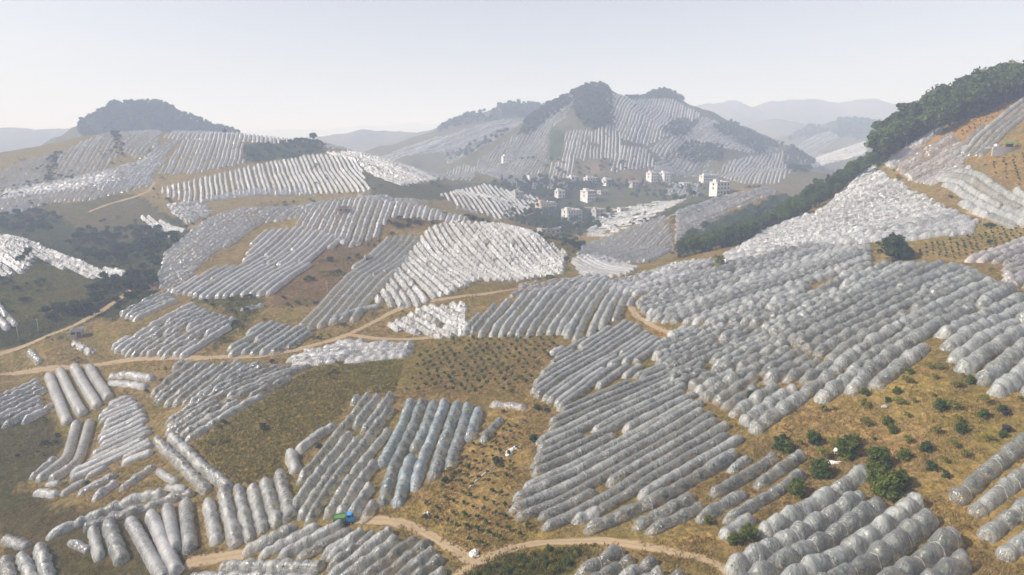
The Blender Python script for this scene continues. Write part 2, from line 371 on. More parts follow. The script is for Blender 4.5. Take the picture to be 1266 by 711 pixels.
def empty(name, loc=(0, 0, 0), rz=0.0):
    o = bpy.data.objects.new(name, None); COL.objects.link(o); o.location = loc; o.rotation_euler = (0, 0, rz)
    o.empty_display_size = 0.3; return o
class MB:
    """collects boxes, tubes and lathes into one mesh"""
    def __init__(s): s.V = []; s.F = []
    def add(s, V, F):
        b = len(s.V); s.V += [tuple(v) for v in V]; s.F += [tuple(i+b for i in f) for f in F]
    def box(s, c, d, rz=0.0, taper=1.0):
        x, y, z = (k/2 for k in d); V = []
        for sz, q in ((-1, 1.0), (1, taper)):
            for sx, sy in ((-1, -1), (1, -1), (1, 1), (-1, 1)):
                a, b = sx*x*q, sy*y*q
                V.append((c[0]+a*math.cos(rz)-b*math.sin(rz), c[1]+a*math.sin(rz)+b*math.cos(rz), c[2]+sz*z))
        s.add(V, [(3, 2, 1, 0), (4, 5, 6, 7), (0, 1, 5, 4), (1, 2, 6, 5), (2, 3, 7, 6), (3, 0, 4, 7)]); return s
    def tube(s, pts, rad, n=6):
        pts = [Vector(p) for p in pts]; V = []; F = []
        if not isinstance(rad, (list, tuple)): rad = [rad]*len(pts)
        for i, p in enumerate(pts):
            d = (pts[min(i+1, len(pts)-1)]-pts[max(i-1, 0)]).normalized()
            a = d.cross(Vector((0.31, 0.2, 1)) if abs(d.z) < 0.9 else Vector((1, 0, 0))).normalized(); b = d.cross(a)
            for k in range(n):
                t = 2*math.pi*k/n; V.append(p + (a*math.cos(t)+b*math.sin(t))*rad[i])
        for i in range(len(pts)-1):
            for k in range(n): F.append((i*n+k, i*n+(k+1) % n, (i+1)*n+(k+1) % n, (i+1)*n+k))
        F.append(tuple(range(n))[::-1]); F.append(tuple((len(pts)-1)*n+k for k in range(n))); s.add(V, F); return s
    def lathe(s, prof, c, n=16):
        V = []; F = []
        for r, z in prof:
            for k in range(n): t = 2*math.pi*k/n; V.append((c[0]+r*math.cos(t), c[1]+r*math.sin(t), c[2]+z))
        for i in range(len(prof)-1):
            for k in range(n): F.append((i*n+k, i*n+(k+1) % n, (i+1)*n+(k+1) % n, (i+1)*n+k))
        F.append(tuple((len(prof)-1)*n+k for k in range(n))); s.add(V, F); return s
    def mesh(s, name, mat, smooth=False):
        me = bpy.data.meshes.new(name); me.from_pydata(s.V, [], s.F); me.materials.append(mat)
        if smooth: me.shade_smooth()
        return me
    def build(s, name, mat, parent=None, loc=None, smooth=False): return link(name, s.mesh(name, mat, smooth), parent, loc)
def copy_tree(o, parent=None):
    c = o.copy(); COL.objects.link(c); c.parent = parent
    for ch in list(o.children): copy_tree(ch, c)
    return c
ORD = ('first second third fourth fifth sixth seventh eighth ninth tenth eleventh twelfth thirteenth fourteenth fifteenth sixteenth seventeenth eighteenth '
       'nineteenth twentieth').split()
TENS = {8: 'eighty', 9: 'ninety', 2: 'twenty', 3: 'thirty', 4: 'forty', 5: 'fifty', 6: 'sixty', 7: 'seventy'}
def ordinal(k):
    if k < 20: return ORD[k]
    k += 1
    if k % 10 == 0: return {3: 'thirtieth', 4: 'fortieth', 5: 'fiftieth', 6: 'sixtieth', 7: 'seventieth', 8: 'eightieth', 9: 'ninetieth', 10: 'hundredth'}[k//10]
    return TENS[k//10] + '-' + ORD[k % 10 - 1]

# ------------------------------------------------------------------ the ground sheet with its kinds of cover
SCRUB, GRASS, TAN, SOIL, ORANGE, DRY, OLIVE, LEAFY = (0.060, 0.066, 0.034), (0.20, 0.148, 0.048), (0.33, 0.222, 0.095), (0.18, 0.115, 0.068), (0.33, 0.185, 0.062), (0.255, 0.18, 0.085), (0.12, 0.11, 0.045), (0.055, 0.07, 0.03)
COVER = [  # colour, outline in the picture, nearest and farthest distance
 (SCRUB, [(0,262),(60,250),(170,240),(205,262),(240,285),(260,275),(215,310),(200,345),(190,380),(120,395),(60,420),(0,432),(-200,440),(-200,260)], 150, 345),
 (OLIVE, [(0,345),(50,320),(115,345),(130,370),(60,395),(0,402),(-150,400),(-150,350)], 150, 260),
 ((0.125,0.105,0.062), [(60,250),(165,240),(200,262),(225,290),(160,300),(120,285),(40,262)], 270, 350),
 (LEAFY, [(300,178),(395,170),(400,190),(340,200),(302,200)], 380, 470),
 ((0.095,0.095,0.05), [(430,200),(470,222),(540,228),(600,226),(560,240),(545,248),(460,246),(440,225)], 320, 480),
 (SOIL, [(330,360),(380,310),(460,290),(470,300),(370,400),(340,395)], 170, 260),
 (GRASS, [(240,545),(385,455),(420,445),(500,440),(490,485),(440,490),(370,575),(350,600),(285,600)], 85, 160),
 ((0.235,0.163,0.07), [(490,430),(560,415),(690,412),(660,480),(640,500),(500,490)], 95, 170),
 (TAN, [(500,640),(600,500),(655,500),(640,620),(680,665),(900,680),(950,640),(1010,560),(1000,600),(920,655),(600,690)], 55, 120),
 (TAN, [(940,540),(1060,480),(1160,440),(1200,470),(1230,485),(1300,480),(1400,560),(1300,620),(1180,630),(1130,600),(1060,555),(960,570)], 50, 110),
 (TAN, [(1130,600),(1260,545),(1266,711),(1230,720)], 45, 80),
 (ORANGE, [(815,464),(840,474),(872,490),(930,530),(925,536),(868,500),(830,480)], 75, 120),
 (ORANGE, [(780,385),(800,395),(835,415),(820,420)], 120, 170),
 (ORANGE, [(1090,200),(1180,145),(1266,110),(1400,60),(1400,110),(1230,150),(1180,180),(1110,215)], 190, 320),
 ((0.30,0.19,0.075), [(1200,185),(1300,150),(1400,180),(1400,260),(1266,240),(1210,205)], 130, 260),
 ((0.31,0.22,0.10), [(1080,320),(1120,290),(1210,275),(1266,278),(1400,285),(1400,300),(1180,325)], 110, 190),
 (ORANGE, [(1200,262),(1266,278),(1266,285),(1195,275)], 130, 190),
 (LEAFY, [(840,320),(850,290),(1000,225),(1100,140),(1266,75),(1450,20),(1450,80),(1266,118),(1180,150),(1095,200),(1000,258),(900,320)], 205, 420),
 ((0.26,0.155,0.065), [(790,290),(830,265),(950,228),(960,240),(890,270),(840,310)], 260, 400),
 (OLIVE, [(380,240),(435,238),(440,258),(400,262)], 230, 290),
 ((0.20,0.13,0.06), [(470,262),(560,262),(565,275),(500,285),(455,300)], 210, 275),
 (OLIVE, [(235,365),(300,350),(330,380),(300,410),(270,430),(250,440),(290,395)], 130, 230),
 ((0.10,0.083,0.042), [(0,520),(55,525),(80,545),(30,600),(60,640),(0,660),(-150,660),(-150,520)], 80, 140),
 ((0.11,0.085,0.04), [(0,660),(60,620),(250,640),(240,720),(0,720)], 70, 110),
 (OLIVE, [(570,711),(600,690),(700,675),(740,672),(690,711),(660,760),(560,760)], 45, 75),
 (SCRUB, [(600,225),(660,225),(900,228),(900,250),(760,300),(690,290),(640,270),(600,245)], 330, 560),
 ((0.11,0.105,0.06), [(740,228),(870,226),(880,240),(800,270),(730,285),(735,250)], 330, 540),
 ((0.19,0.14,0.105), [(718,198),(752,196),(754,214),(712,214)], 480, 700),
 ((0.21,0.15,0.11), [(772,210),(800,208),(800,227),(768,227)], 470, 700),
 (LEAFY, [(706,104),(752,104),(758,150),(735,160),(715,150)], 540, 760),
 ((0.05,0.065,0.035), [(680,160),(698,160),(696,197),(678,196)], 500, 760),
 (LEAFY, [(640,170),(660,120),(720,100),(740,110),(700,140),(660,165)], 560, 800),
 (LEAFY, [(100,170),(100,110),(300,110),(305,172),(230,166),(150,163)], 560, 900),
 (LEAFY, [(770,135),(775,105),(850,105),(860,130),(820,125)], 640, 900),
 (LEAFY, [(530,200),(560,180),(600,150),(640,120),(690,150),(600,190)], 850, 1200),
 (LEAFY, [(1000,180),(1030,140),(1100,140),(1130,170),(1040,170)], 900, 1500),
]
def build_ground():
    V = np.stack([GX, GY, GZ], -1).reshape(-1, 3)
    idx = np.arange(NU*NV).reshape(NV, NU)
    F = np.stack([idx[:-1, :-1], idx[:-1, 1:], idx[1:, 1:], idx[1:, :-1]], -1).reshape(-1, 4)
    me = np_mesh('ground', V, F, M['ground'])
    px, py = project(V)
    sc = np.clip(140.0/np.maximum(V[:, 1], 20), 0.05, 2)
    jx = px + 46*sc*fbm(V[:, 0]/9, V[:, 1]/9, 61, 4); jy = py + 18*sc*fbm(V[:, 0]/9, V[:, 1]/9, 77, 4)
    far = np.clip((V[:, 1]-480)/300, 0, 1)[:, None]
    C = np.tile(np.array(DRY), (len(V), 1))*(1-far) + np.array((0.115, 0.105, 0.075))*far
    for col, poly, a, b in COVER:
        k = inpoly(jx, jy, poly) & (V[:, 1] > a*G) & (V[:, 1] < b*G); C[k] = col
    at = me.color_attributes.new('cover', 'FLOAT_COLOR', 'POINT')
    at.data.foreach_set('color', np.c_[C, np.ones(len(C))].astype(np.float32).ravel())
    return tag(link('ground', me), kind='structure')
build_ground()

# ------------------------------------------------------------------ earth tracks
def resample(P, step):
    P = np.asarray(P, float); d = np.r_[0, np.cumsum(np.hypot(*np.diff(P[:, :2], axis=0).T))]
    n = max(2, int(d[-1]/step)+1); t = np.linspace(0, d[-1], n)
    return np.stack([np.interp(t, d, P[:, 0]), np.interp(t, d, P[:, 1])], 1)
def smooth_line(P, k=3):
    P = np.asarray(P, float)
    for _ in range(k):
        Q = P.copy(); Q[1:-1] = 0.25*P[:-2]+0.5*P[1:-1]+0.25*P[2:]; P = Q
    return P
TRACKS = []                                    # world centre lines, kept clear of grass and shrubs
def ribbon(name, pts, width, ymin=0.0):
    W_ = np.array([hit(a, b, ymin*G)[:2] for a, b in pts]); L = smooth_line(resample(W_, 1.2), 6)
    d = np.gradient(L, axis=0); d /= np.hypot(d[:, 0], d[:, 1])[:, None]+1e-9; nrm = np.stack([-d[:, 1], d[:, 0]], 1)
    K = 6; t = np.linspace(-0.5, 0.5, K)
    ii = np.arange(len(L)); wv = width*(1+0.45*fbm(ii/7.0, np.full(len(L), width*3.1), 5, 2))
    tj = np.tile(t, (len(L), 1)); tj[:, 0] -= 0.22*vnoise(ii*0.9, ii*0+3.3, 6)+0.05; tj[:, -1] += 0.22*vnoise(ii*0.9, ii*0+8.3, 6)+0.05
    X = L[:, None, :] + nrm[:, None, :]*(tj[..., None]*wv[:, None, None])
    Z = ground(X[..., 0], X[..., 1]) + 0.07 - 0.05*(np.abs(t)*2)**4
    Z += 0.03*(np.cos(t*4*math.pi)-1)
    V = np.concatenate([X, Z[..., None]], -1).reshape(-1, 3); idx = np.arange(len(L)*K).reshape(len(L), K)
    F = np.stack([idx[:-1, 1:], idx[:-1, :-1], idx[1:, :-1], idx[1:, 1:]], -1).reshape(-1, 4)
    s = np.r_[0, np.cumsum(np.hypot(*np.diff(L, axis=0).T))]
    uv = np.stack([np.repeat(s, K), np.tile(t+0.5, len(L))], 1)
    TRACKS.append((L, width)); return tag(link(name, np_mesh(name, V, F, M['track'], uv=uv)), kind='structure')
ribbon('dirt_track', [(-60,470),(0,462),(60,456),(150,446),(250,443),(330,440),(385,428),(430,414),(455,402),(480,388),(510,376),(560,368),(610,362),(655,356)], 2.6)
ribbon('dirt_track_spur', [(432,414),(470,419),(515,419),(545,415),(562,411)], 2.4)
ribbon('gravel_road', [(-60,452),(0,436),(40,424),(80,408),(115,390),(150,368),(170,352)], 3.2)
ribbon('valley_track', [(545,740),(566,706),(590,694),(620,680),(660,671),(720,668),(770,670),(820,680),(870,690),(905,706),(925,745)], 1.8)
ribbon('valley_track_spur', [(440,642),(490,644),(520,655),(550,672),(575,690),(590,696)], 1.9)
ribbon('earth_yard', [(228,698),(250,692),(275,688),(305,684)], 3.2)
ribbon('hillside_path', [(778,376),(786,390),(806,402),(832,414)], 2.0)
ribbon('winding_path', [(828,312),(830,300),(822,286),(818,274),(830,266),(848,262)], 2.6, 240)
ribbon('hill_road', [(110,262),(135,252),(165,244),(185,236),(190,226),(178,212)], 2.6, 280)
ribbon('village_lane', [(610,272),(640,268),(668,262),(690,258),(720,256),(760,258)], 3.0, 320)
ribbon('upper_path', [(1196,262),(1230,272),(1266,282),(1310,292)], 2.2)
def near_track(x, y, extra=0.3):
    r = np.zeros(len(x), bool)
    for L, w in TRACKS:
        for i in range(0, len(L), 400):
            q = L[i:i+400]
            for s in range(0, len(x), 20000):
                d2 = (x[s:s+20000, None]-q[:, 0])**2 + (y[s:s+20000, None]-q[:, 1])**2
                r[s:s+20000] |= d2.min(1) < (w/2+extra)**2
    return r

# ------------------------------------------------------------------ orchard rows under plastic film
# key, outline in the picture, two picture points along a row, spacing, width, height (m), lumpiness, film, nearest, farthest, where it is
FIELDS = [
 # bottom right and centre
 ('knobbly', [(903,688),(940,652),(975,622),(1068,553),(1086,572),(1078,598),(1100,612),(1140,604),(1168,630),(1188,655),(1204,690),(1228,711),(1260,780),(860,780)], (960,700,1100,612), 3.1, 3.1, 2.7, 'strap', 'clear', 40, 85, 'knobbly tied block above the lower right edge'),
 ('lowmid', [(692,720),(745,672),(778,672),(810,682),(862,708),(885,780),(660,780)], (702,707,765,674), 2.7, 2.4, 2.0, 'strap', 'grey', 40, 70, 'small block below the winding earth track'),
 ('lowleft', [(388,720),(412,668),(425,654),(470,646),(532,660),(565,692),(560,715),(540,790),(370,790)], (427,707,496,654), 2.6, 2.2, 1.9, 'wavy', 'grey', 45, 95, 'block beside the pale track fork'),
 ('cartrows', [(297,692),(365,650),(425,638),(446,655),(412,690)], (345,684,400,655), 2.7, 2.4, 1.9, 'wavy', 'grey', 60, 110, 'cluster next to the green and blue cart'),
 ('longgrey', [(358,628),(372,580),(443,486),(489,484),(480,530),(466,566),(462,600),(470,640),(440,644),(368,648)], (385,620,480,492), 2.9, 2.5, 2.3, 'wavy', 'grey', 70, 140, 'long grey block left of the bluish covers'),
 ('bluish', [(468,566),(498,490),(575,490),(602,505),(592,528),(556,576),(512,606),(474,640),(468,605)], (478,562,506,497), 2.8, 2.8, 2.1, 'lumpy', 'blue', 70, 140, 'bluish block in the middle'),
 ('tubes', [(626,628),(652,590),(660,548),(690,506),(742,482),(822,446),(862,482),(926,542),(905,562),(800,612),(668,658),(655,640),(636,642)], (666,648,840,551), 2.35, 2.1, 1.55, 'tube', 'clear', 60, 125, 'big block of smooth tunnels in the centre'),
 ('uppertubes', [(656,480),(688,436),(775,392),(824,419),(802,441),(782,460),(737,480),(690,506),(664,497)], (660,478,780,402), 2.4, 2.15, 1.6, 'tube', 'grey', 85, 160, 'upper block above the smooth tunnels'),
 ('slopeedge', [(852,642),(903,576),(928,560),(1006,556),(1002,572),(952,632),(900,642)], (880,625,980,560), 2.9, 2.2, 1.7, 'wavy', 'clear', 55, 85, 'loose rows between the terraces and the knobbly block'),
 ('terrace', [(803,432),(840,400),(935,398),(1010,440),(1078,455),(1062,480),(1012,492),(937,534),(870,492),(822,468)], (884,495,981,438), 3.1, 3.1, 2.3, 'lumpy', 'clear', 70, 145, 'lumpy terrace right of the smooth tunnels'),
 ('bigslope', [(970,375),(1078,322),(1182,321),(1270,360),(1330,390),(1400,430),(1400,520),(1262,486),(1228,486),(1195,466),(1168,436),(1160,402),(1140,432),(1078,482),(1030,452),(975,422),(936,404)], (1030,430,1150,365), 3.3, 3.3, 2.5, 'lumpy', 'clear', 60, 140, 'wide lumpy slope on the right'),
 ('midslope', [(782,372),(842,340),(940,314),(1002,299),(1077,302),(1084,325),(1010,347),(975,380),(930,398),(870,400),(800,394)], (800,385,920,345), 3.2, 3.2, 2.4, 'lumpy', 'grey', 95, 195, 'lumpy slope left of the round tree'),
 ('whiteslope', [(872,324),(946,284),(1010,260),(1038,236),(1078,200),(1122,226),(1168,250),(1212,270),(1206,285),(1100,296),(1000,302),(905,322)], (960,296,1110,266), 3.1, 3.1, 2.1, 'lumpy', 'milk', 130, 262, 'pale slope below the wooded ridge'),
 ('greylumps', [(1155,216),(1198,204),(1266,236),(1400,280),(1400,300),(1250,278),(1200,261)], (1170,220,1260,262), 3.2, 2.9, 2.2, 'lumpy', 'grey', 120, 240, 'grey lumpy patch under the retaining wall'),
 ('pinkpatch', [(1098,206),(1178,160),(1202,182),(1192,204),(1150,228),(1124,222)], (1115,207,1182,166), 3.2, 2.8, 2.0, 'wavy', 'pink', 180, 280, 'dusty patch near the top of the slope'),
 ('topright', [(1174,192),(1206,162),(1266,116),(1400,50),(1400,90),(1266,148),(1240,172),(1218,192)], (1190,187,1262,124), 3.3, 2.6, 2.0, 'wavy', 'grey', 160, 290, 'rows climbing to the upper right corner'),
 ('ridgestrip', [(1092,201),(1163,153),(1170,158),(1100,208)], (1096,202,1166,156), 3.0, 2.6, 2.0, 'wavy', 'white', 200, 290, 'single strip against the wood'),
 ('edgeblock', [(1186,322),(1266,290),(1400,270),(1400,380),(1300,362),(1240,346),(1236,322)], (1190,320,1266,292), 3.2, 2.9, 2.2, 'lumpy', 'pink', 85, 160, 'block below the sapling plot at the right edge'),
 # left foreground
 ('fan', [(116,510),(159,483),(188,505),(191,552),(143,570),(110,588),(74,593),(108,564),(122,531)], (124,540,184,512), 2.6, 2.2, 1.7, 'tube', 'white', 90, 150, 'white fan of covers in the lower left valley'),
 ('leftedge', [(-120,520),(0,488),(42,464),(56,468),(60,500),(54,517),(0,527),(-120,560)], (5,512,50,490), 3.0, 2.6, 2.0, 'wavy', 'milk', 100, 170, 'block at the left edge'),
 ('belowtrack', [(184,488),(224,445),(312,445),(312,454),(232,502),(194,505)], (192,492,240,454), 3.1, 2.7, 2.1, 'wavy', 'grey', 100, 170, 'short block just below the dirt track'),
 ('grassside', [(194,522),(312,448),(388,449),(226,550),(200,537)], (204,538,372,452), 3.0, 2.5, 2.0, 'wavy', 'grey', 95, 165, 'long block beside the olive grass plot'),
 ('trackstrip', [(350,440),(420,419),(516,423),(512,440),(420,445),(358,449)], (365,440,505,430), 2.9, 2.9, 1.8, 'lumpy', 'milk', 110, 175, 'narrow strip along the dirt track'),
 ('wedge', [(274,432),(335,393),(387,404),(384,421),(330,437),(280,440)], (282,433,339,396), 3.0, 2.6, 2.0, 'tube', 'grey', 120, 190, 'wedge above the dirt track'),
 ('ribbed', [(132,428),(240,374),(293,391),(287,406),(225,442),(150,442)], (146,436,249,376), 3.2, 2.7, 2.2, 'wavy', 'milk', 120, 200, 'ribbed block left of the soil plot'),
 ('roadside', [(138,392),(206,356),(228,370),(162,396)], (142,390,212,360), 3.0, 2.7, 2.0, 'wavy', 'grey', 140, 215, 'grey block beside the gravel road'),
 ('leftcorner', [(-120,360),(0,370),(28,398),(10,406),(-120,420)], (0,376,22,399), 3.0, 2.6, 2.0, 'wavy', 'white', 140, 205, 'patch at the left edge above the road'),
 ('leftknoll', [(-140,285),(0,290),(22,292),(50,303),(120,330),(165,331),(160,341),(115,343),(45,318),(30,336),(0,343),(-140,350)], (50,306,120,336), 3.1, 3.1, 2.0, 'lumpy', 'white', 195, 262, 'band on the small left knoll'),
 # middle knoll
 ('knollflank', [(190,352),(203,312),(250,274),(300,250),(345,234),(385,240),(392,256),(372,268),(320,276),(300,292),(262,312),(236,340),(215,362)], (205,326,290,264), 3.1, 3.1, 2.0, 'lumpy', 'white', 185, 290, 'white flank of the middle knoll'),
 ('knollface', [(206,362),(236,345),(262,330),(300,325),(312,296),(330,284),(380,278),(430,296),(404,308),(338,364),(250,368)], (316,356,398,294), 3.2, 2.9, 2.0, 'tube', 'milk', 175, 275, 'smooth pale face of the middle knoll'),
 ('knolltop', [(366,276),(390,244),(430,238),(500,243),(585,258),(600,268),(566,273),(482,267),(464,292),(434,306),(400,290)], (436,258,420,298), 3.1, 3.1, 2.0, 'lumpy', 'white', 205, 290, 'white crown of the middle knoll'),
 ('greytunnels', [(362,402),(474,294),(516,286),(518,298),(444,394),(380,408)], (395,396,500,292), 3.3, 2.8, 2.1, 'tube', 'clear', 150, 260, 'grey tunnels beside the brown soil plot'),
 ('glinting', [(465,367),(514,300),(528,280),(560,270),(650,280),(702,312),(697,336),(642,346),(590,345),(555,362),(520,376),(480,380)], (505,320,547,358), 3.0, 3.0, 2.2, 'lumpy', 'white', 160, 272, 'glinting block on the knoll above the track bend'),
 ('bent', [(556,412),(608,376),(700,345),(735,338),(782,358),(782,372),(762,396),(716,422),(695,413),(600,416)], (679,406,708,366), 3.0, 2.6, 2.2, 'wavy', 'grey', 120, 225, 'block of short rows above the young orchard'),
 ('snowy', [(470,402),(520,375),(577,371),(583,411),(545,416)], (500,384,546,410), 2.8, 2.8, 2.1, 'lumpy', 'white', 130, 185, 'snow-white patch inside the track loop'),
 ('innerstrip', [(628,368),(642,352),(732,338),(742,350),(682,365)], (640,362,690,346), 3.0, 3.0, 2.1, 'lumpy', 'pink', 150, 230, 'strip above the short rows'),
 ('saddle', [(742,352),(782,340),(850,320),(900,318),(842,342),(786,366),(760,360)], (760,356,850,328), 3.1, 3.1, 2.1, 'lumpy', 'milk', 140, 225, 'saddle below the wooded spur'),
 # beyond the spur
 ('farspurslope', [(700,332),(722,302),(770,285),(822,264),(832,288),(828,312),(782,332),(740,345)], (745,320,815,284), 3.2, 2.8, 2.0, 'wavy', 'milk', 225, 345, 'slope beyond the wooded spur'),
 ('farspurtop', [(834,262),(880,244),(952,228),(962,238),(905,258),(852,292),(834,302)], (850,272,940,236), 3.3, 2.9, 2.0, 'lumpy', 'white', 260, 400, 'crest beyond the wooded spur'),
 ('spurfoot', [(704,318),(735,312),(790,330),(760,350),(728,350)], (712,322,772,340), 3.1, 2.8, 2.0, 'tube', 'milk', 190, 300, 'foot of the slope in the valley'),
 # left hill
 ('hillstripes', [(192,215),(228,171),(300,171),(303,201),(240,214)], (212,209,229,173), 3.3, 2.7, 2.0, 'wavy', 'white', 330, 470, 'striped block on the left hill'),
 ('hillbelt', [(193,232),(300,206),(385,189),(442,192),(458,236),(392,239),(300,241),(240,251),(206,242)], (348,196,362,233), 3.4, 2.8, 2.0, 'lumpy', 'white', 290, 450, 'belt across the left hill'),
 ('hillshoulder', [(-120,235),(0,212),(40,194),(66,190),(58,224),(0,237),(-120,255)], (10,232,44,202), 3.9, 2.7, 2.0, 'wavy', 'milk', 300, 470, 'left end of the left hill'),
 ('hillback', [(74,190),(100,174),(138,163),(146,190),(130,210),(64,226)], (84,222,112,182), 3.9, 2.7, 2.0, 'wavy', 'white', 300, 470, 'shoulder of the left hill'),
 ('hillbrow', [(146,163),(200,160),(195,176),(172,198),(154,188)], (160,190,186,166), 3.9, 2.8, 2.0, 'lumpy', 'milk', 320, 480, 'brow of the left hill'),
 ('hillmid', [(140,232),(175,202),(198,178),(225,170),(190,214),(186,226)], (160,222,205,178), 3.5, 2.9, 2.0, 'lumpy', 'milk', 300, 460, 'middle of the left hill'),
 ('hillfoot', [(-120,250),(0,240),(100,231),(190,214),(186,229),(110,247),(60,250),(20,262),(0,266),(-120,275)], (70,254,86,236), 3.4, 2.8, 2.0, 'wavy', 'white', 290, 400, 'foot of the left hill'),
 ('twinblock', [(168,268),(180,264),(236,286),(216,298),(200,290)], (176,276,220,292), 3.3, 2.9, 2.0, 'lumpy', 'white', 250, 330, 'small block in the brown hollow'),
 ('twinupper', [(200,251),(250,249),(269,262),(232,276),(214,265)], (210,260,262,256), 3.3, 2.9, 2.0, 'lumpy', 'white', 260, 350, 'upper small block in the brown hollow'),
 ('hillcrest', [(196,170),(220,160),(290,161),(350,163),(374,172),(342,177),(285,174)], (230,168,330,168), 3.5, 2.9, 2.0, 'lumpy', 'white', 380, 500, 'crest of the left hill'),
 ('hillright', [(398,186),(440,186),(505,204),(545,222),(500,230),(460,216),(440,200)], (420,190,500,220), 3.4, 2.8, 2.0, 'lumpy', 'milk', 340, 480, 'right flank of the left hill'),
 ('valleyfield', [(543,239),(600,226),(668,243),(652,262),(620,271),(570,257)], (590,232,626,266), 4.4, 3.0, 2.2, 'lumpy', 'white', 330, 470, 'valley plot left of the village'),
 # the mountain
 ('mt_a', [(586,212),(592,196),(640,162),(690,126),(714,112),(704,140),(680,160),(677,196),(672,216)], (622,206,652,162), 3.9, 2.7, 2.0, 'wavy', 'white', 480, 760, 'left face of the peak'),
 ('mt_b', [(699,160),(727,158),(727,198),(712,198),(710,215),(690,226),(676,216),(680,198),(696,198)], (700,215,712,162), 3.9, 2.8, 2.0, 'wavy', 'white', 480, 760, 'middle face of the peak'),
 ('mt_c', [(728,160),(760,152),(770,170),(768,196),(754,196),(729,196)], (740,194,742,160), 3.9, 2.7, 2.0, 'lumpy', 'white', 480, 760, 'right middle face of the peak'),
 ('mt_d', [(754,200),(768,178),(800,182),(815,206),(800,208),(768,210),(756,214)], (775,208,780,182), 3.9, 2.8, 2.0, 'wavy', 'white', 480, 760, 'lower right face of the peak'),
 ('mt_e', [(745,112),(765,116),(800,120),(830,120),(868,140),(850,160),(820,170),(800,180),(770,172),(758,150)], (775,170,800,130), 3.9, 3.0, 2.0, 'lumpy', 'white', 520, 830, 'white shoulder of the peak'),
 ('mt_f', [(588,200),(640,215),(672,218),(666,226),(632,226),(612,218),(590,212)], (600,222,630,206), 3.7, 2.7, 2.0, 'wavy', 'white', 450, 620, 'foot of the peak'),
 ('mt_g', [(868,142),(920,160),(965,184),(940,190),(880,180),(850,168)], (870,172,905,158), 4.0, 3.0, 2.0, 'lumpy', 'white', 480, 860, 'right ridge of the peak'),
 ('mt_h', [(884,216),(900,198),(975,184),(984,208),(962,226),(920,227)], (905,222,925,194), 3.9, 2.8, 2.0, 'wavy', 'white', 440, 760, 'block under the right ridge'),
 ('mt_i', [(805,210),(816,196),(850,180),(890,186),(880,205),(850,212)], (815,210,850,186), 3.9, 2.9, 2.0, 'lumpy', 'milk', 440, 760, 'block behind the village'),
 ('mt_j', [(545,214),(556,198),(590,204),(586,222),(556,222)], (552,218,575,204), 3.8, 2.6, 2.0, 'wavy', 'white', 420, 600, 'plot left of the peak foot'),
 ('mt_k', [(672,216),(690,227),(710,216),(712,226),(700,232),(640,234),(630,228)], (650,232,662,220), 3.8, 2.6, 2.0, 'wavy', 'milk', 420, 560, 'plot above the roof room house'),
 ('mt_l', [(815,172),(850,162),(880,180),(850,180),(818,194),(803,184)], (818,190,850,166), 4.0, 3.0, 2.0, 'lumpy', 'white', 470, 800, 'upper block behind the village'),
 ('mt_m', [(800,208),(816,206),(850,212),(884,206),(884,216),(850,218),(806,214)], (806,214,850,210), 4.4, 3.0, 2.0, 'lumpy', 'milk', 430, 700, 'strip above the right houses'),
 ('mt_n', [(985,190),(1000,186),(1030,192),(1010,206),(990,206)], (990,200,1016,192), 4.4, 3.0, 2.0, 'lumpy', 'milk', 500, 1000, 'end of the right ridge'),
 ('mt_o', [(555,202),(600,180),(640,156),(680,128),(640,150),(590,178),(548,196)], (560,198,640,154), 4.0, 3.0, 2.0, 'lumpy', 'milk', 480, 900, 'left skyline of the peak'),
 ('hill_q', [(0,240),(60,228),(130,214),(150,214),(140,228),(100,231),(0,246)], (20,240,80,226), 3.8, 2.8, 2.0, 'lumpy', 'milk', 300, 450, 'lower left hill shoulder'),
 ('hill_s', [(0,234),(60,224),(130,210),(172,198),(195,180),(202,200),(190,216),(150,230),(100,233),(0,246)], (60,228,150,204), 3.8, 2.8, 2.0, 'lumpy', 'white', 300, 450, 'terraces of the left hill'),
 ('hill_t', [(240,252),(300,242),(392,240),(385,234),(300,232),(250,246)], (260,248,360,238), 3.6, 2.7, 2.0, 'lumpy', 'milk', 270, 420, 'lower edge of the left hill belt'),
 ('hill_u', [(460,250),(545,250),(570,258),(600,266),(585,258),(500,243),(440,238),(440,246)], (460,246,570,258), 3.6, 2.8, 2.0, 'lumpy', 'milk', 300, 420, 'strip behind the middle knoll'),
 ('hill_r', [(395,182),(405,174),(440,180),(500,196),(550,216),(545,222),(500,204),(440,186)], (410,182,500,200), 3.8, 2.8, 2.0, 'lumpy', 'milk', 340, 500, 'right skyline of the left hill'),
 ('second_b', [(440,200),(490,186),(540,168),(560,168),(500,196),(460,206)], (450,200,530,176), 7, 3.6, 2.2, 'wavy', 'milk', 760, 1300, 'far slope left of the peak'),
 ('village_rows', [(822,240),(828,224),(865,226),(864,242)], (832,238,838,226), 3.2, 2.6, 1.9, 'wavy', 'white', 380, 540, 'plot among the houses'),
 ('village_low', [(720,290),(740,262),(810,248),(850,246),(800,272),(745,296)], (730,280,815,262), 11, 3.4, 1.8, 'lumpy', 'white', 300, 480, 'valley floor near the houses'),
 ('second_hill', [(500,190),(560,164),(600,152),(626,146),(660,150),(600,190),(540,200)], (520,192,600,160), 5.5, 3.4, 2.2, 'wavy', 'milk', 760, 1100, 'hill behind on the left'),
 ('far_right', [(985,180),(1010,165),(1030,160),(1040,170),(1000,192)], (990,184,1030,164), 6.0, 3.6, 2.2, 'lumpy', 'milk', 800, 1400, 'far hill on the right'),
 ('far_right_b', [(1005,196),(1060,176),(1090,168),(1070,190),(1010,206)], (1010,198,1080,176), 5.0, 3.4, 2.2, 'lumpy', 'white', 700, 1100, 'near slope of the far hill'),
]
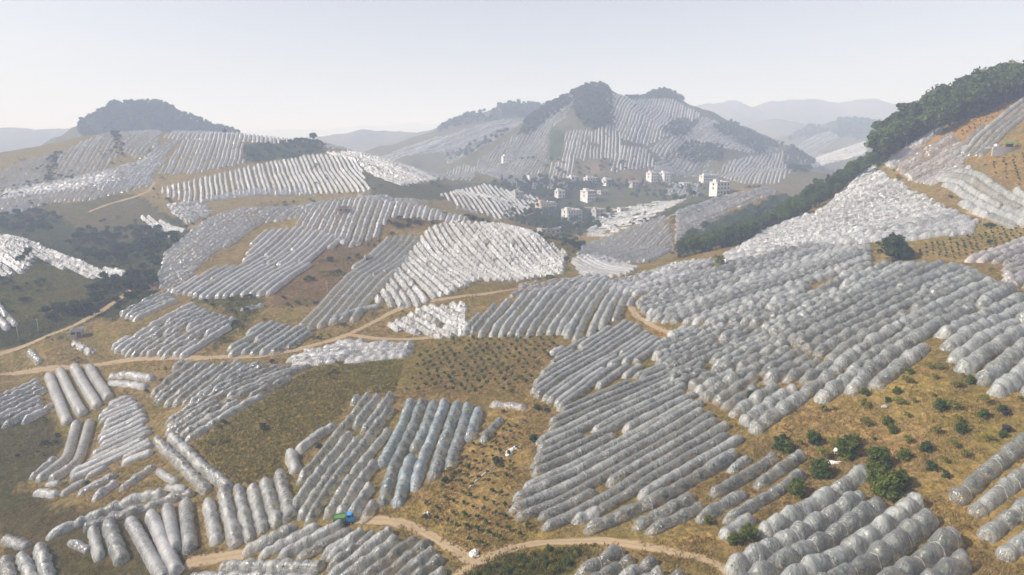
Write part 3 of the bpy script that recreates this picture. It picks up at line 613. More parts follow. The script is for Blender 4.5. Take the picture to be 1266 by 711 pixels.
# single rows: course in the picture, width, height, lumpiness, film, label
SINGLES = [
 ([(60,464),(72,495),(84,525)], 2.9, 2.0, 'tube', 'white', 'leftmost of four parallel white tunnels below the dirt track'),
 ([(74,458),(88,488),(103,515)], 2.9, 2.0, 'tube', 'white', 'second from left of four parallel white tunnels below the dirt track'),
 ([(92,454),(106,480),(121,505)], 2.9, 2.0, 'tube', 'white', 'third from left of four parallel white tunnels below the dirt track'),
 ([(110,454),(122,474),(135,494)], 2.9, 2.0, 'tube', 'white', 'rightmost of four parallel white tunnels below the dirt track'),
 ([(95,523),(88,550),(82,570),(62,585),(46,597)], 2.6, 1.9, 'tube', 'white', 'left of two bent white tunnels running down beside the fan'),
 ([(112,521),(104,550),(96,574),(76,588),(62,597)], 2.6, 1.9, 'tube', 'white', 'right of two bent white tunnels running down beside the fan'),
 ([(70,566),(54,581),(38,594)], 2.5, 1.8, 'wavy', 'white', 'short white tunnel on the dark grass left of the bent pair'),
 ([(136,467),(160,464),(190,470)], 3.0, 1.9, 'lumpy', 'milk', 'short sagging cover just under the dirt track bend'),
 ([(135,474),(165,476),(182,480)], 2.8, 1.7, 'lumpy', 'milk', 'lower of two short sagging covers under the dirt track'),
 ([(47,514),(66,500)], 2.6, 1.7, 'lumpy', 'milk', 'short lump of film at the foot of the four tunnels'),
 ([(75,614),(106,595)], 2.5, 1.6, 'wavy', 'white', 'short white tunnel under the fan, farthest down the grass'),
 ([(95,614),(120,600),(146,588)], 2.5, 1.7, 'wavy', 'milk', 'longer cover right under the white fan'),
 ([(115,621),(131,608),(146,598)], 2.5, 1.7, 'wavy', 'milk', 'cover below the white fan with torn lower end'),
 ([(149,608),(172,592),(193,578)], 2.5, 1.7, 'wavy', 'milk', 'cover reaching up to the kinked long tunnels'),
 ([(150,575),(168,568),(190,560)], 2.5, 1.6, 'tube', 'white', 'last smooth tunnel below the white fan'),
 ([(195,582),(206,590),(220,598)], 2.3, 1.4, 'lumpy', 'milk', 'small collapsed cover beside bare earth'),
 ([(205,602),(230,606)], 2.3, 1.3, 'lumpy', 'milk', 'lower small collapsed cover beside bare earth'),
 ([(43,610),(58,611),(72,613)], 2.6, 1.6, 'wavy', 'milk', 'boxy short cover alone on the dark grass'),
 ([(56,600),(76,598)], 2.0, 1.2, 'wavy', 'milk', 'tiny cover above the boxy one on dark grass'),
 ([(193,545),(215,566),(238,590),(258,611)], 2.8, 2.1, 'lumpy', 'grey', 'left of two long tunnels running down to the six short ones'),
 ([(212,541),(238,566),(262,588),(284,606)], 2.8, 2.1, 'lumpy', 'grey', 'right of two long tunnels running down along the grass plot'),
 ([(56,668),(90,652),(140,630),(185,614),(205,612)], 2.7, 1.9, 'lumpy', 'grey', 'long low cover curving across the lower left corner'),
 ([(103,656),(140,642),(186,628),(215,618),(240,612)], 2.7, 1.9, 'lumpy', 'grey', 'second long low cover just below the curving one'),
 ([(160,643),(180,678),(205,722)], 2.7, 2.1, 'tube', 'milk', 'leftmost of four steep white tunnels by the bottom edge'),
 ([(186,636),(202,672),(220,712)], 2.7, 2.1, 'tube', 'milk', 'second of four steep white tunnels by the bottom edge'),
 ([(207,628),(212,655),(218,684)], 2.7, 2.1, 'tube', 'milk', 'third of four steep white tunnels by the bottom edge'),
 ([(229,624),(232,655),(236,684)], 2.7, 2.1, 'tube', 'milk', 'rightmost of four steep white tunnels by the bottom edge'),
 ([(133,648),(142,672),(152,698)], 3.0, 2.3, 'wavy', 'grey', 'tall pointed cover left of the four steep tunnels'),
 ([(115,656),(119,676),(124,694)], 2.4, 1.9, 'wavy', 'grey', 'narrow pointed cover beside the tall one'),
 ([(86,670),(112,682)], 2.2, 1.4, 'lumpy', 'grey', 'low crumpled cover left of the pointed ones'),
 ([(48,676),(54,695),(64,730)], 2.7, 2.0, 'lumpy', 'grey', 'rightmost of three rows cut by the bottom left corner'),
 ([(25,686),(34,702),(46,735)], 2.7, 2.0, 'lumpy', 'grey', 'middle of three rows cut by the bottom left corner'),
 ([(5,690),(10,706),(18,735)], 2.7, 2.0, 'lumpy', 'grey', 'leftmost of three rows cut by the bottom left corner'),
 ([(4,668),(36,677)], 2.7, 1.8, 'lumpy', 'grey', 'broad flat cover above the bottom left corner'),
 ([(257,620),(262,645),(269,674)], 2.9, 2.2, 'lumpy', 'grey', 'first from left of six short lumpy tunnels beneath the grass'),
 ([(276,608),(284,642),(293,678)], 2.9, 2.2, 'lumpy', 'grey', 'second from left of six short lumpy tunnels beneath the grass'),
 ([(294,602),(301,635),(310,670)], 2.8, 2.2, 'lumpy', 'grey', 'third from left of six short lumpy tunnels beneath the grass'),
 ([(312,603),(318,630),(326,660)], 2.8, 2.1, 'lumpy', 'grey', 'fourth from left of six short lumpy tunnels beneath the grass'),
 ([(327,596),(334,622),(343,652)], 2.8, 2.2, 'wavy', 'grey', 'fifth from left of six short lumpy tunnels beneath the grass'),
 ([(345,588),(352,616),(360,645)], 2.9, 2.2, 'lumpy', 'grey', 'rightmost of six short lumpy tunnels beneath the grass'),
 ([(359,560),(362,572),(367,586)], 2.8, 2.0, 'wavy', 'grey', 'small stub of a tunnel at the grass corner'),
 ([(367,562),(392,542),(415,527)], 2.6, 1.9, 'wavy', 'grey', 'short tunnel on the grass beside the long grey block'),
 ([(272,702),(330,702),(400,704)], 2.6, 1.8, 'lumpy', 'grey', 'long cover lying across the bottom edge'),
 ([(232,716),(320,716),(405,720)], 2.6, 1.8, 'lumpy', 'grey', 'cover lying along the bottom edge of the picture'),
 ([(299,686),(330,672),(368,652)], 2.8, 2.0, 'wavy', 'grey', 'broad smooth cover beside the pale earth yard'),
 ([(706,647),(726,640),(746,632)], 2.3, 1.6, 'lumpy', 'clear', 'stubby cover below the smooth tunnels'),
 ([(722,660),(775,638),(830,612),(905,566)], 2.6, 1.8, 'wavy', 'clear', 'long loose cover below the smooth tunnels'),
 ([(782,656),(820,636),(858,616)], 2.5, 1.8, 'wavy', 'clear', 'folded cover below the long loose one'),
 ([(798,662),(830,648),(868,628)], 2.4, 1.6, 'wavy', 'clear', 'lowest cover above the winding track'),
 ([(893,668),(912,654),(932,642)], 2.6, 1.7, 'wavy', 'clear', 'small cover beside the green bush and track end'),
 ([(1180,622),(1222,584),(1266,548),(1310,515)], 2.6, 2.0, 'strap', 'clear', 'uppermost of four tied tunnels at the right edge'),
 ([(1202,638),(1250,600),(1320,548)], 2.6, 2.0, 'strap', 'clear', 'second of four tied tunnels at the right edge'),
 ([(1214,668),(1260,634),(1330,585)], 2.6, 2.0, 'strap', 'clear', 'third of four tied tunnels at the right edge'),
 ([(1236,692),(1280,660),(1340,618)], 2.6, 2.0, 'strap', 'clear', 'lowest of four tied tunnels at the right edge'),
 ([(596,548),(608,532),(622,518)], 2.2, 1.6, 'lumpy', 'blue', 'lone short cover between saplings right of the bluish block'),
 ([(605,502),(628,502),(652,506)], 2.2, 1.3, 'lumpy', 'pink', 'lone dusty cover above the saplings'),
 ([(90,424),(103,430),(116,438)], 3.0, 2.0, 'lumpy', 'white', 'small white cover beside the dirt track'),
 ([(36,434),(43,442),(50,450)], 2.6, 1.8, 'lumpy', 'grey', 'small grey cover between road and track'),
 ([(297,384),(312,382),(326,378)], 3.0, 1.6, 'lumpy', 'white', 'crumpled white cover in the scrub above the wedge'),
 ([(697,415),(706,405),(716,392)], 2.8, 2.3, 'wavy', 'grey', 'tall stub of a cover at the young orchard corner'),
 ([(680,440),(700,432)], 2.6, 1.9, 'wavy', 'milk', 'small cover at the corner above the smooth tunnels'),
 ([(410,398),(440,386),(470,380)], 2.6, 1.9, 'tube', 'clear', 'low grey tunnel just above the track bend'),
]
LUMP = {'tube': (0.06, 2.4), 'wavy': (0.20, 3.0), 'lumpy': (0.42, 3.2), 'strap': (0.44, 3.1)}
def field_rows(f):
    key, poly, dr, sp, w, h, style, film, ya, yb, desc = f; ya = ya*G; yb = yb*G
    cx = float(np.mean([p[0] for p in poly])); cyp = float(np.mean([p[1] for p in poly]))
    a, b = hit(dr[0], dr[1], ya)[:2], hit(dr[2], dr[3], ya)[:2]
    d = (b-a)/np.hypot(*(b-a)); n = np.array((-d[1], d[0])); c = (a+b)/2
    ext = []
    for p in poly:
        q = hit(min(max(p[0], -400), 1700), p[1], ya)[:2]
        if q[1] > yb: q = q*(yb/q[1])
        ext.append(((q-c)@d, (q-c)@n))
    ext = np.array(ext); s0, s1 = ext[:, 0].min()-12, ext[:, 0].max()+12; t0, t1 = ext[:, 1].min()-12, ext[:, 1].max()+12
    rows = []; far = ya > 430; r = np.random.default_rng(len(key)*101 + int(cx))
    s = np.arange(s0, s1, 1.0 if not far else 2.0)
    for k, t in enumerate(np.arange(t0, t1, sp)):
        t = t + r.uniform(-0.12, 0.12)*sp
        wob = 0.9*vnoise(s/17.0, np.full(len(s), t/40.0), 31) + 0.25*vnoise(s/5.0, np.full(len(s), t/3.0), 37)
        P = c + s[:, None]*d + (t+wob)[:, None]*n
        ok = (P[:, 1] > max(ya, 28)) & (P[:, 1] < yb); z = ground(P[:, 0], P[:, 1])
        px, py = project(np.c_[P, z+0.5*h]); ok &= inpoly(px, py, poly)
        if not ok.any(): continue
        e = np.diff(np.r_[0, ok.astype(int), 0]); st = np.nonzero(e == 1)[0]; en = np.nonzero(e == -1)[0]
        for i, j in zip(st, en):
            q = P[i:j]
            if len(q) < (4 if not far else 3): continue
            cut = r.integers(0, 2, 2) if len(q) > 9 else (0, 0); q = q[cut[0]:len(q)-cut[1]]
            # here and there a row is interrupted where a tree is missing
            if style in ('lumpy', 'wavy', 'tube') and len(q) > 24 and r.random() < 0.35:
                m = int(r.uniform(0.3, 0.7)*len(q)); rows.append((q[:m], t)); rows.append((q[m+1:], t)); continue
            rows.append((q, t))
    return rows
def film_row(line, w, h, style, seed, res, tent=False):
    """film stretched over one row of trees: returns vertices, quads, uv"""
    r = np.random.default_rng(seed); lump, ts = LUMP[style]
    ds, K = res; L = resample(line, ds)
    s = np.r_[0, np.cumsum(np.hypot(*np.diff(L, axis=0).T))]; tot = s[-1]
    if tot > 4*ds and tot > 3:                          # extra rings where the end closes
        s2 = np.unique(np.r_[0, 0.18, 0.5, s[(s > 0.7) & (s < tot-0.7)], tot-0.5, tot-0.18, tot])
        L = np.stack([np.interp(s2, s, L[:, 0]), np.interp(s2, s, L[:, 1])], 1); s = s2
    n = len(L); d = np.gradient(L, axis=0); d /= np.hypot(d[:, 0], d[:, 1])[:, None]+1e-9; nr = np.stack([-d[:, 1], d[:, 0]], 1)
    jit = (0.75, 1.3) if style == 'strap' else (0.55, 1.55)
    cuts = [-ts*r.uniform(0, 1)]
    while cuts[-1] < tot: cuts.append(cuts[-1] + ts*r.uniform(*jit))
    cuts = np.array(cuts); k = np.clip(np.searchsorted(cuts, s, 'right')-1, 0, len(cuts)-2); fr_ = (s-cuts[k])/(cuts[k+1]-cuts[k])
    size = r.uniform(0.70, 1.15, len(cuts))[k]
    b = np.sin(math.pi*np.clip(fr_, 0, 1))**(0.5 if style == 'strap' else 0.65)
    lum = 1-lump+lump*b*(size if lump > 0.1 else 1.0) + (0.22*vnoise(s/3.1, np.full(n, seed*1.7), 3) + 0.08*vnoise(s/1.3, np.full(n, seed*2.9), 7) if style != 'tube' else 0.06*vnoise(s/5.0, np.full(n, seed*1.7), 3) + 0.03*vnoise(s/1.2, np.full(n, seed*2.7), 3))
    e0 = np.clip(s/r.uniform(0.5, 1.6), 0, 1)**0.5; e1 = np.clip((tot-s)/r.uniform(0.5, 1.6), 0, 1)**0.5
    e = np.clip(e0*e1, 0.0, 1)
    sc = r.uniform(0.9, 1.08)
    H = 0.9*h*sc*lum*np.maximum(e, 0.01); Wd = w*(0.5+0.5*sc)*(0.55+0.45*lum)*(0.35+0.65*e)
    lean = 0.16*vnoise(s/4.0, np.full(n, seed*0.37), 8)
    ph_ = np.linspace(0, math.pi, K+1); co = np.cos(ph_); si = np.sin(ph_)
    cx_ = np.sign(co)*np.abs(co)**0.88; sz = si**0.95 if style == 'tube' else (1-np.abs(co)**1.9)**0.8
    if tent: cx_ = co; sz = (1-np.abs(co)**1.25)**0.85
    wr = 1 + (0.30 if style != 'tube' else 0.08)*vnoise(s[:, None]*1.1 + 0*ph_, ph_[None, :]*2.2 + seed*3.3, 12) + (0.10 if style != 'tube' else 0.05)*vnoise(s[:, None]*2.1, ph_[None, :]*3.0 + seed*5.1, 14)
    wr[:, 0] = 1 + 0.12*vnoise(s*1.1, s*0+seed, 4); wr[:, -1] = 1 + 0.12*vnoise(s*1.1, s*0+seed+9, 4)
    off = cx_[None, :]*(Wd/2)[:, None]*wr + lean[:, None]*sz[None, :]
    X = L[:, None, :] + nr[:, None, :]*off[..., None]
    G = ground(X[..., 0], X[..., 1]); Gc = ground(L[:, 0], L[:, 1])[:, None]
    top = sz[None, :]; Z = G*(1-top) + np.minimum(Gc+0*G, Gc*0.6+G*0.4)*top + H[:, None]*top*wr - 0.12*(1-top)
    V = np.concatenate([X, Z[..., None]], -1).reshape(-1, 3)
    if tent: V += np.minimum(0.13, 0.12*ds/0.6)*r.normal(size=V.shape)*np.array((1, 1, 0.8))
    idx = np.arange(n*(K+1)).reshape(n, K+1)
    F = np.stack([idx[:-1, :-1], idx[:-1, 1:], idx[1:, 1:], idx[1:, :-1]], -1).reshape(-1, 4)
    uv = np.stack([np.repeat(s + seed*13.7 % 500, K+1), np.tile(ph_/math.pi*w*1.4, n)], 1)
    cords = []
    if style == 'strap':
        for sv in cuts[1:-1]:
            i = int(np.argmin(np.abs(s-sv)))
            if 2 < i < n-3: cords.append(V.reshape(n, K+1, 3)[i])
    elif not tent:
        for sv in np.cumsum(r.uniform(5, 13, 30)):
            i = int(np.argmin(np.abs(s-sv)))
            if sv < tot-1.5 and 2 < i < n-3: cords.append(V.reshape(n, K+1, 3)[i])
    trees = []
    for sv in (cuts[:-1]+cuts[1:])/2:
        if 1.1 < sv < tot-1.1: trees.append((np.interp(sv, s, L[:, 0]), np.interp(sv, s, L[:, 1]), np.interp(sv, s, H), np.interp(sv, s, Wd)))
    return V, F, uv, cords, trees
def build_rows():
    R = []          # (size in picture, line, w, h, style, film, label, ...)
    def seen_size(q, w):
        z = ground(q[:, 0], q[:, 1]); px, py = project(np.c_[q, z+1.0]); inn = (px > -5) & (px < 1271) & (py > -5) & (py < 716)
        if not inn.any(): return 0.0
        d = np.hypot(np.diff(px), np.diff(py)); return float((d*(inn[1:] | inn[:-1])).sum()*FPX*w/np.mean(q[:, 1]))
    for f in FIELDS:
        rows = field_rows(f); meta = []
        for q, t in rows:
            z = ground(q[:, 0], q[:, 1]); px, py = project(np.c_[q, z]); m = len(q)//2
            meta.append((px[m], py[m]))
        if not meta: print('EMPTY FIELD', f[0]); continue
        meta = np.array(meta); px0, py0 = meta[:, 0], meta[:, 1]
        seen = (px0 > -20) & (px0 < 1286) & (py0 < 730)
        # count along the direction across the rows
        side = 'left' if np.ptp(px0[seen]) > 1.3*np.ptp(py0[seen]) else 'bottom' if seen.any() else 'left'
        order = np.argsort(px0 if side == 'left' else -py0); rank = {}; c = 0
        for i in order:
            if seen[i]: rank[i] = c; c += 1
        print('field', f[0], len(rows), side)
        for i, (q, t) in enumerate(rows):
            lab = '%s cover from the %s in the %s' % (ordinal(min(rank[i], 70)), side, f[10]) if i in rank else None
            R.append((seen_size(q, f[4]), q, f[4], f[5], f[6], f[7], lab, f[10]))
    for pts, w, h, style, film, lab in SINGLES:
        q = resample(np.array([hit(a, b)[:2] for a, b in pts]), 1.0); q = smooth_line(q, 4)
        R.append((seen_size(q, w)*3+400, q, w, h, style, film, lab, 'single'))
    R.sort(key=lambda x: -x[0]); print('rows', len(R))
    rest = {'s': [], 'V': [], 'F': [], 'uv': [], 't': [], 'm': []}; base = 0; TREES = []; single = 0; tris = 0
    cord = None
    for i, (size, q, w, h, style, film, lab, desc) in enumerate(R):
        dist = float(np.mean(q[:, 1])); big = single < 300 and lab is not None and size > 0
        res = (0.38, 10) if dist < 120 else (0.45, 9) if dist < 180 else (0.65, 7) if dist < 290 else (0.9, 6) if dist < 420 else (1.5, 4) if dist < 760 else (3.0, 4)
        tent = style in ('lumpy', 'wavy') and film in ('white', 'milk', 'pink') and (dist > 245 or style == 'lumpy' and film == 'white')
        V, F, uv, cords, trees = film_row(q, w, h, style, i+1, res, tent)
        tint = np.full(len(V), ((i*0.6180339) % 1.0)*0.8+0.1); tris += 2*len(F)
        if dist < 240 and not tent and film in ('clear', 'grey', 'blue', 'pink', 'milk'): TREES += [(x, y, hh, ww, dist) for x, y, hh, ww in trees]
        if big:
            single += 1; o0 = V[len(V)//2].copy(); o0[2] = float(ground(o0[0], o0[1]))
            if cords and dist < 135:
                root = empty('plastic_covered_row', o0)
                link('film', np_mesh('film', V-o0, F, FILM[film], uv=uv, tint=tint), root)
                for cpts in cords:
                    link('cord', MB().tube([Vector(p)-Vector(o0)+Vector((0, 0, 0.02)) for p in cpts], 0.02 if style == 'strap' else 0.014, 3).mesh('cord', M['strap']), root)
            else:
                root = link('plastic_covered_row', np_mesh('plastic_covered_row', V-o0, F, FILM[film], uv=uv, tint=tint, smooth=not tent), None, o0)
            tag(root, lab, 'plastic row', 'orchard rows under plastic film')
        else:
            rest['V'].append(V); rest['F'].append(F+base); rest['uv'].append(uv); rest['t'].append(tint); rest['m'].append(np.full(len(F), FILMK.index(film))); base += len(V); rest['s'].append(np.full(len(F), not tent))
    me = np_mesh('plastic_covered_rows', np.concatenate(rest['V']), np.concatenate(rest['F']), [FILM[k] for k in FILMK], uv=np.concatenate(rest['uv']), tint=np.concatenate(rest['t']), mi=np.concatenate(rest['m']), smooth=np.concatenate(rest['s']))
    tag(link('plastic_covered_rows', me), 'mass of white plastic-covered orchard rows over the hillsides', 'plastic rows', kind='stuff')
    print('film triangles', tris, 'singles', single, 'inner trees', len(TREES))
    return R, TREES
ROWS, INNER = build_rows()

# ------------------------------------------------------------------ plants
def ico(sub=1):
    import bmesh
    bm = bmesh.new(); bmesh.ops.create_icosphere(bm, subdivisions=sub, radius=1.0)
    V = np.array([v.co[:] for v in bm.verts]); F = np.array([[v.index for v in f.verts] for f in bm.faces]); bm.free(); return V, F
ICO1, ICO2 = ico(1), ico(2)
def leaf_faces(P, Nrm, size, r):
    """one bent leaf clump (a quad) at every point"""
    n = len(P); a = np.cross(Nrm, r.normal(size=(n, 3))); a /= np.linalg.norm(a, axis=1)[:, None]+1e-9; b = np.cross(Nrm, a)
    s = size*r.uniform(0.6, 1.3, n)[:, None]; el = r.uniform(0.5, 0.9, n)[:, None]
    V = np.stack([P-a*s, P-b*s*el+Nrm*s*0.15, P+a*s-Nrm*s*0.25, P+b*s*el+Nrm*s*0.15], 1).reshape(-1, 3)
    return V, np.arange(4*n).reshape(-1, 4)
def crown_mesh(name, mat, lobes, leaves, size, seed, core=0.72):
    """lobes: (x,y,z,rx,rz); leaf clumps over the lobes round rough dark cores"""
    r = np.random.default_rng(seed); Vs, Fs = [], []; base = 0
    tot = sum(l[3]**2 for l in lobes)
    for x, y, z, rx, rz in lobes:
        k = max(10, int(leaves*rx*rx/tot)); d = r.normal(size=(k, 3)); d /= np.linalg.norm(d, axis=1)[:, None]; d[:, 2] = np.where(d[:, 2] < -0.55, -d[:, 2], d[:, 2])
        rad = r.uniform(0.72, 1.08, k)[:, None]; rad *= 1+0.25*np.sin(d[:, :1]*4+x)*np.cos(d[:, 1:2]*5+z)
        P = np.array((x, y, z)) + d*rad*np.array((rx, rx, rz)); nn = d + 0.75*r.normal(size=(k, 3)); nn[:, 2] += 0.25; nn /= np.linalg.norm(nn, axis=1)[:, None]
        V, F = leaf_faces(P, nn, size, r); Vs.append(V); Fs.append(F+base); base += len(V)
        if core:
            V = ICO1[0]*core*np.array((rx, rx, rz))*r.uniform(0.8, 1.12, (len(ICO1[0]), 1)) + np.array((x, y, z))
            F = np.c_[ICO1[1], ICO1[1][:, 2]]
            # cores as quads with a doubled corner are avoided: pair of leaf-like quads instead
            F = ICO1[1]; V2 = V[F].reshape(-1, 3, 3); q = np.concatenate([V2, (V2[:, 2:]+V2[:, :1])/2], 1).reshape(-1, 3)
            Vs.append(q); Fs.append(np.arange(len(q)).reshape(-1, 4)+base); base += len(q)
    return np_mesh(name, np.concatenate(Vs), np.concatenate(Fs), mat, smooth=False)
def lobes_round(H, R, n, r, low=0.45, squash=0.75):
    L = [(0, 0, H*0.68, R*0.72, H*0.26)]
    for k in range(n):
        a = r.uniform(0, 6.283); q = R*r.uniform(0.35, 0.72); z = H*r.uniform(low, 0.86)
        rr = R*r.uniform(0.30, 0.5)*(1.1-0.4*(z/H)); L.append((q*math.cos(a), q*math.sin(a), z, rr, rr*squash))
    return L
def lobes_tall(H, R, n, r):
    L = []
    for k in range(n):
        t = (k+0.5)/n; z = H*(0.28+0.7*t); rr = R*(1.0-0.75*t)*r.uniform(0.7, 1.0); a = r.uniform(0, 6.283); q = R*0.35*(1-t)
        L.append((q*math.cos(a), q*math.sin(a), z, rr, rr*0.55))
    return L
def trunk_mesh(H, rad, r, limbs=4, mat=None):
    mb = MB(); top = Vector((r.uniform(-.08, .08)*H, r.uniform(-.08, .08)*H, H*0.72))
    mb.tube([(0, 0, -0.25), (0, 0, H*0.12), (top.x*0.4, top.y*0.4, H*0.4), tuple(top)], [rad*1.3, rad, rad*0.75, rad*0.25], 6)
    for k in range(limbs):
        a = r.uniform(0, 6.283); z = H*r.uniform(0.28, 0.5); q = H*r.uniform(0.14, 0.24)
        mb.tube([(top.x*z/H*0.6, top.y*z/H*0.6, z), (q*0.6*math.cos(a), q*0.6*math.sin(a), z+H*0.12), (q*math.cos(a), q*math.sin(a), z+H*0.26)], [rad*0.5, rad*0.32, rad*0.12], 5)
    return mb.mesh('trunk', M['bark'], True)
PROTO = {}
def make_protos():
    r = np.random.default_rng(5)
    for k in range(4):
        H = 1.0; PROTO['broad%d' % k] = (crown_mesh('crown', M['leaf_forest'], lobes_round(8, 3.0, 11, r), 620, 0.42, 20+k), trunk_mesh(8, 0.20, r), 8.0)
    for k in range(3):
        PROTO['tall%d' % k] = (crown_mesh('crown', M['leaf_dark'], lobes_tall(10, 2.4, 9, r), 560, 0.42, 40+k), trunk_mesh(10, 0.2, r, 3), 10.0)
    for k in range(3):
        PROTO['bush%d' % k] = (crown_mesh('foliage', M['leaf_citrus'], lobes_round(2, 1.25, 11, r, 0.1, 0.9), 480, 0.17, 60+k), trunk_mesh(2, 0.06, r, 3), 2.0)
        PROTO['bright%d' % k] = (crown_mesh('foliage', M['leaf_bright'], lobes_round(2, 1.2, 16, r, 0.08, 0.9), 1100, 0.13, 70+k), trunk_mesh(2, 0.06, r, 3), 2.0)
        PROTO['olive%d' % k] = (crown_mesh('foliage', M['leaf_olive'], lobes_round(1.6, 1.0, 6, r, 0.25, 0.8), 240, 0.13, 80+k, 0.5), trunk_mesh(1.6, 0.04, r, 3), 1.6)
        PROTO['sapling%d' % k] = (crown_mesh('foliage', M['leaf_citrus'], lobes_round(1.0, 0.5, 4, r, 0.4, 0.85), 90, 0.10, 90+k), trunk_mesh(1.0, 0.03, r, 2), 1.0)
        PROTO['scrub%d' % k] = (crown_mesh('foliage', M['leaf_dark'], lobes_round(2.6, 1.9, 8, r, 0.3, 0.8), 260, 0.30, 95+k), trunk_mesh(2.6, 0.08, r, 3), 2.6)
    PROTO['round0'] = (crown_mesh('crown', M['leaf_dark'], lobes_round(6, 3.2, 20, r, 0.14, 1.0), 3000, 0.24, 15), trunk_mesh(6, 0.22, r), 6.0)
make_protos()
def plant(kind, x, y, h, name, label, cat, group=None, dark=None):
    cr, tr, H = PROTO[kind]; s = h/H
    root = empty(name, (x, y, float(ground(x, y))-0.03), random.uniform(0, 6.283)); root.scale = (s*random.uniform(0.88, 1.15), s*random.uniform(0.88, 1.15), s)
    link(cr.name.split('.')[0], cr, root); link('trunk' if 'crown' in cr.name else 'stem', tr, root)
    tag(root, label, cat, group); return root
def merged(kinds, items, name, label, cat, mats=None):
    """many small plants as one mass: items (x, y, height, kind)"""
    Vs, Fs, mi, base, ml = [], [], [], 0, []
    cache = {}
    for k in kinds:
        me = PROTO[k][0]; v = np.empty(len(me.vertices)*3, np.float32); me.vertices.foreach_get('co', v)
        f = np.empty(len(me.loops), np.int32); me.loops.foreach_get('vertex_index', f); cache[k] = (v.reshape(-1, 3), f.reshape(-1, 4), PROTO[k][2], me.materials[0])
        if me.materials[0] not in ml: ml.append(me.materials[0])
    for x, y, h, k in items:
        v, f, H, m = cache[k]; a = random.uniform(0, 6.283); s = h/H; c, sn = math.cos(a)*s, math.sin(a)*s
        q = np.stack([v[:, 0]*c-v[:, 1]*sn+x, v[:, 0]*sn+v[:, 1]*c+y, v[:, 2]*s+float(ground(x, y))-0.05], 1)
        Vs.append(q); Fs.append(f+base); mi.append(np.full(len(f), ml.index(m))); base += len(q)
    if not Vs: print('EMPTY', name); return
    o = link(name, np_mesh(name, np.concatenate(Vs), np.concatenate(Fs), ml, smooth=False, mi=np.concatenate(mi)))
    return tag(o, label, cat, kind='stuff')
# cells taken by covered rows, so that nothing grows through the film
OX0, OY0, OC = -320.0, 30.0, 0.5; OCC = np.zeros((int(560/OC), int(640/OC)), bool)
for _s, q, w, h, *_ in ROWS:
    if q[0, 1] > 560: continue
    for off in np.linspace(-w/2-0.25, w/2+0.25, 8):
        d = np.gradient(q, axis=0); d /= np.hypot(d[:, 0], d[:, 1])[:, None]+1e-9
        for sub in (0, 0.5):
            p = q + d*sub + np.stack([-d[:, 1], d[:, 0]], 1)*off
            i = ((p[:, 1]-OY0)/OC).astype(int); j = ((p[:, 0]-OX0)/OC).astype(int); k = (i >= 0) & (i < OCC.shape[0]) & (j >= 0) & (j < OCC.shape[1]); OCC[i[k], j[k]] = True
def free(x, y):
    i = ((np.asarray(y)-OY0)/OC).astype(int); j = ((np.asarray(x)-OX0)/OC).astype(int)
    k = (i >= 0) & (i < OCC.shape[0]) & (j >= 0) & (j < OCC.shape[1]); r = np.ones(len(i), bool)
    r[k] = ~OCC[i[k], j[k]]; return r
def scatter(poly, ya, yb, spacing, seed, jitter=0.45, avoid=True, along=None):
    """points on the ground whose place in the picture lies inside the outline"""
    r = np.random.default_rng(seed); ya *= G; yb *= G
    xs = [p[0] for p in poly]; x0 = (min(xs)-CX)/FPX*(yb if min(xs) < CX else ya)-5; x1 = (max(xs)-CX)/FPX*(yb if max(xs) > CX else ya)+5
    if along:
        a, b = hit(along[0], along[1], ya)[:2], hit(along[2], along[3], ya)[:2]; th = math.atan2(b[1]-a[1], b[0]-a[0])
    else: th = 0.3
    cxy = np.array(((x0+x1)/2, (ya+yb)/2)); ext = 0.75*math.hypot(x1-x0, yb-ya)
    g = np.arange(-ext, ext, spacing); A, B = np.meshgrid(g, g); A = A.ravel()+r.uniform(-jitter, jitter, A.size)*spacing; B = B.ravel()+r.uniform(-jitter, jitter, B.size)*spacing
    X = cxy[0]+A*math.cos(th)-B*math.sin(th); Y = cxy[1]+A*math.sin(th)+B*math.cos(th); LN = np.repeat(np.arange(len(g)), len(g))
    k = (Y > ya) & (Y < yb) & (np.abs(X/(Y+Y0)) < 1.2); X, Y, LN = X[k], Y[k], LN[k]; z = ground(X, Y); px, py = project(np.c_[X, Y, z]); k = inpoly(px, py, poly)
    X, Y, LN = X[k], Y[k], LN[k]
    if avoid and len(X): k = free(X, Y) & ~near_track(X, Y, 0.6); X, Y, LN = X[k], Y[k], LN[k]
    return list(zip(X, Y, LN)) if along else list(zip(X, Y))
def inner_trees():
    r = np.random.default_rng(11); Vs, Fs, base = [], [], 0
    for x, y, h, w, dist in INNER:
        V0, F0 = ICO2 if dist < 110 else ICO1
        sx = w*0.31*r.uniform(0.75, 1.05); hz = max(0.4, h*0.35)*r.uniform(0.8, 1.0)
        V = V0*np.array((sx, sx, hz))*r.uniform(0.78, 1.1, (len(V0), 1)) + np.array((x+r.uniform(-.15, .15), y+r.uniform(-.15, .15), float(ground(x, y))+hz*1.08+0.15))
        Vs.append(V); Fs.append(F0+base); base += len(V)
    me = np_mesh('citrus_trees_under_film', np.concatenate(Vs), np.concatenate(Fs), M['leaf_inner'], smooth=False)
    tag(link('citrus_trees_under_film', me), 'dark green citrus trees showing dimly through the plastic film', 'citrus trees', kind='stuff')
inner_trees()

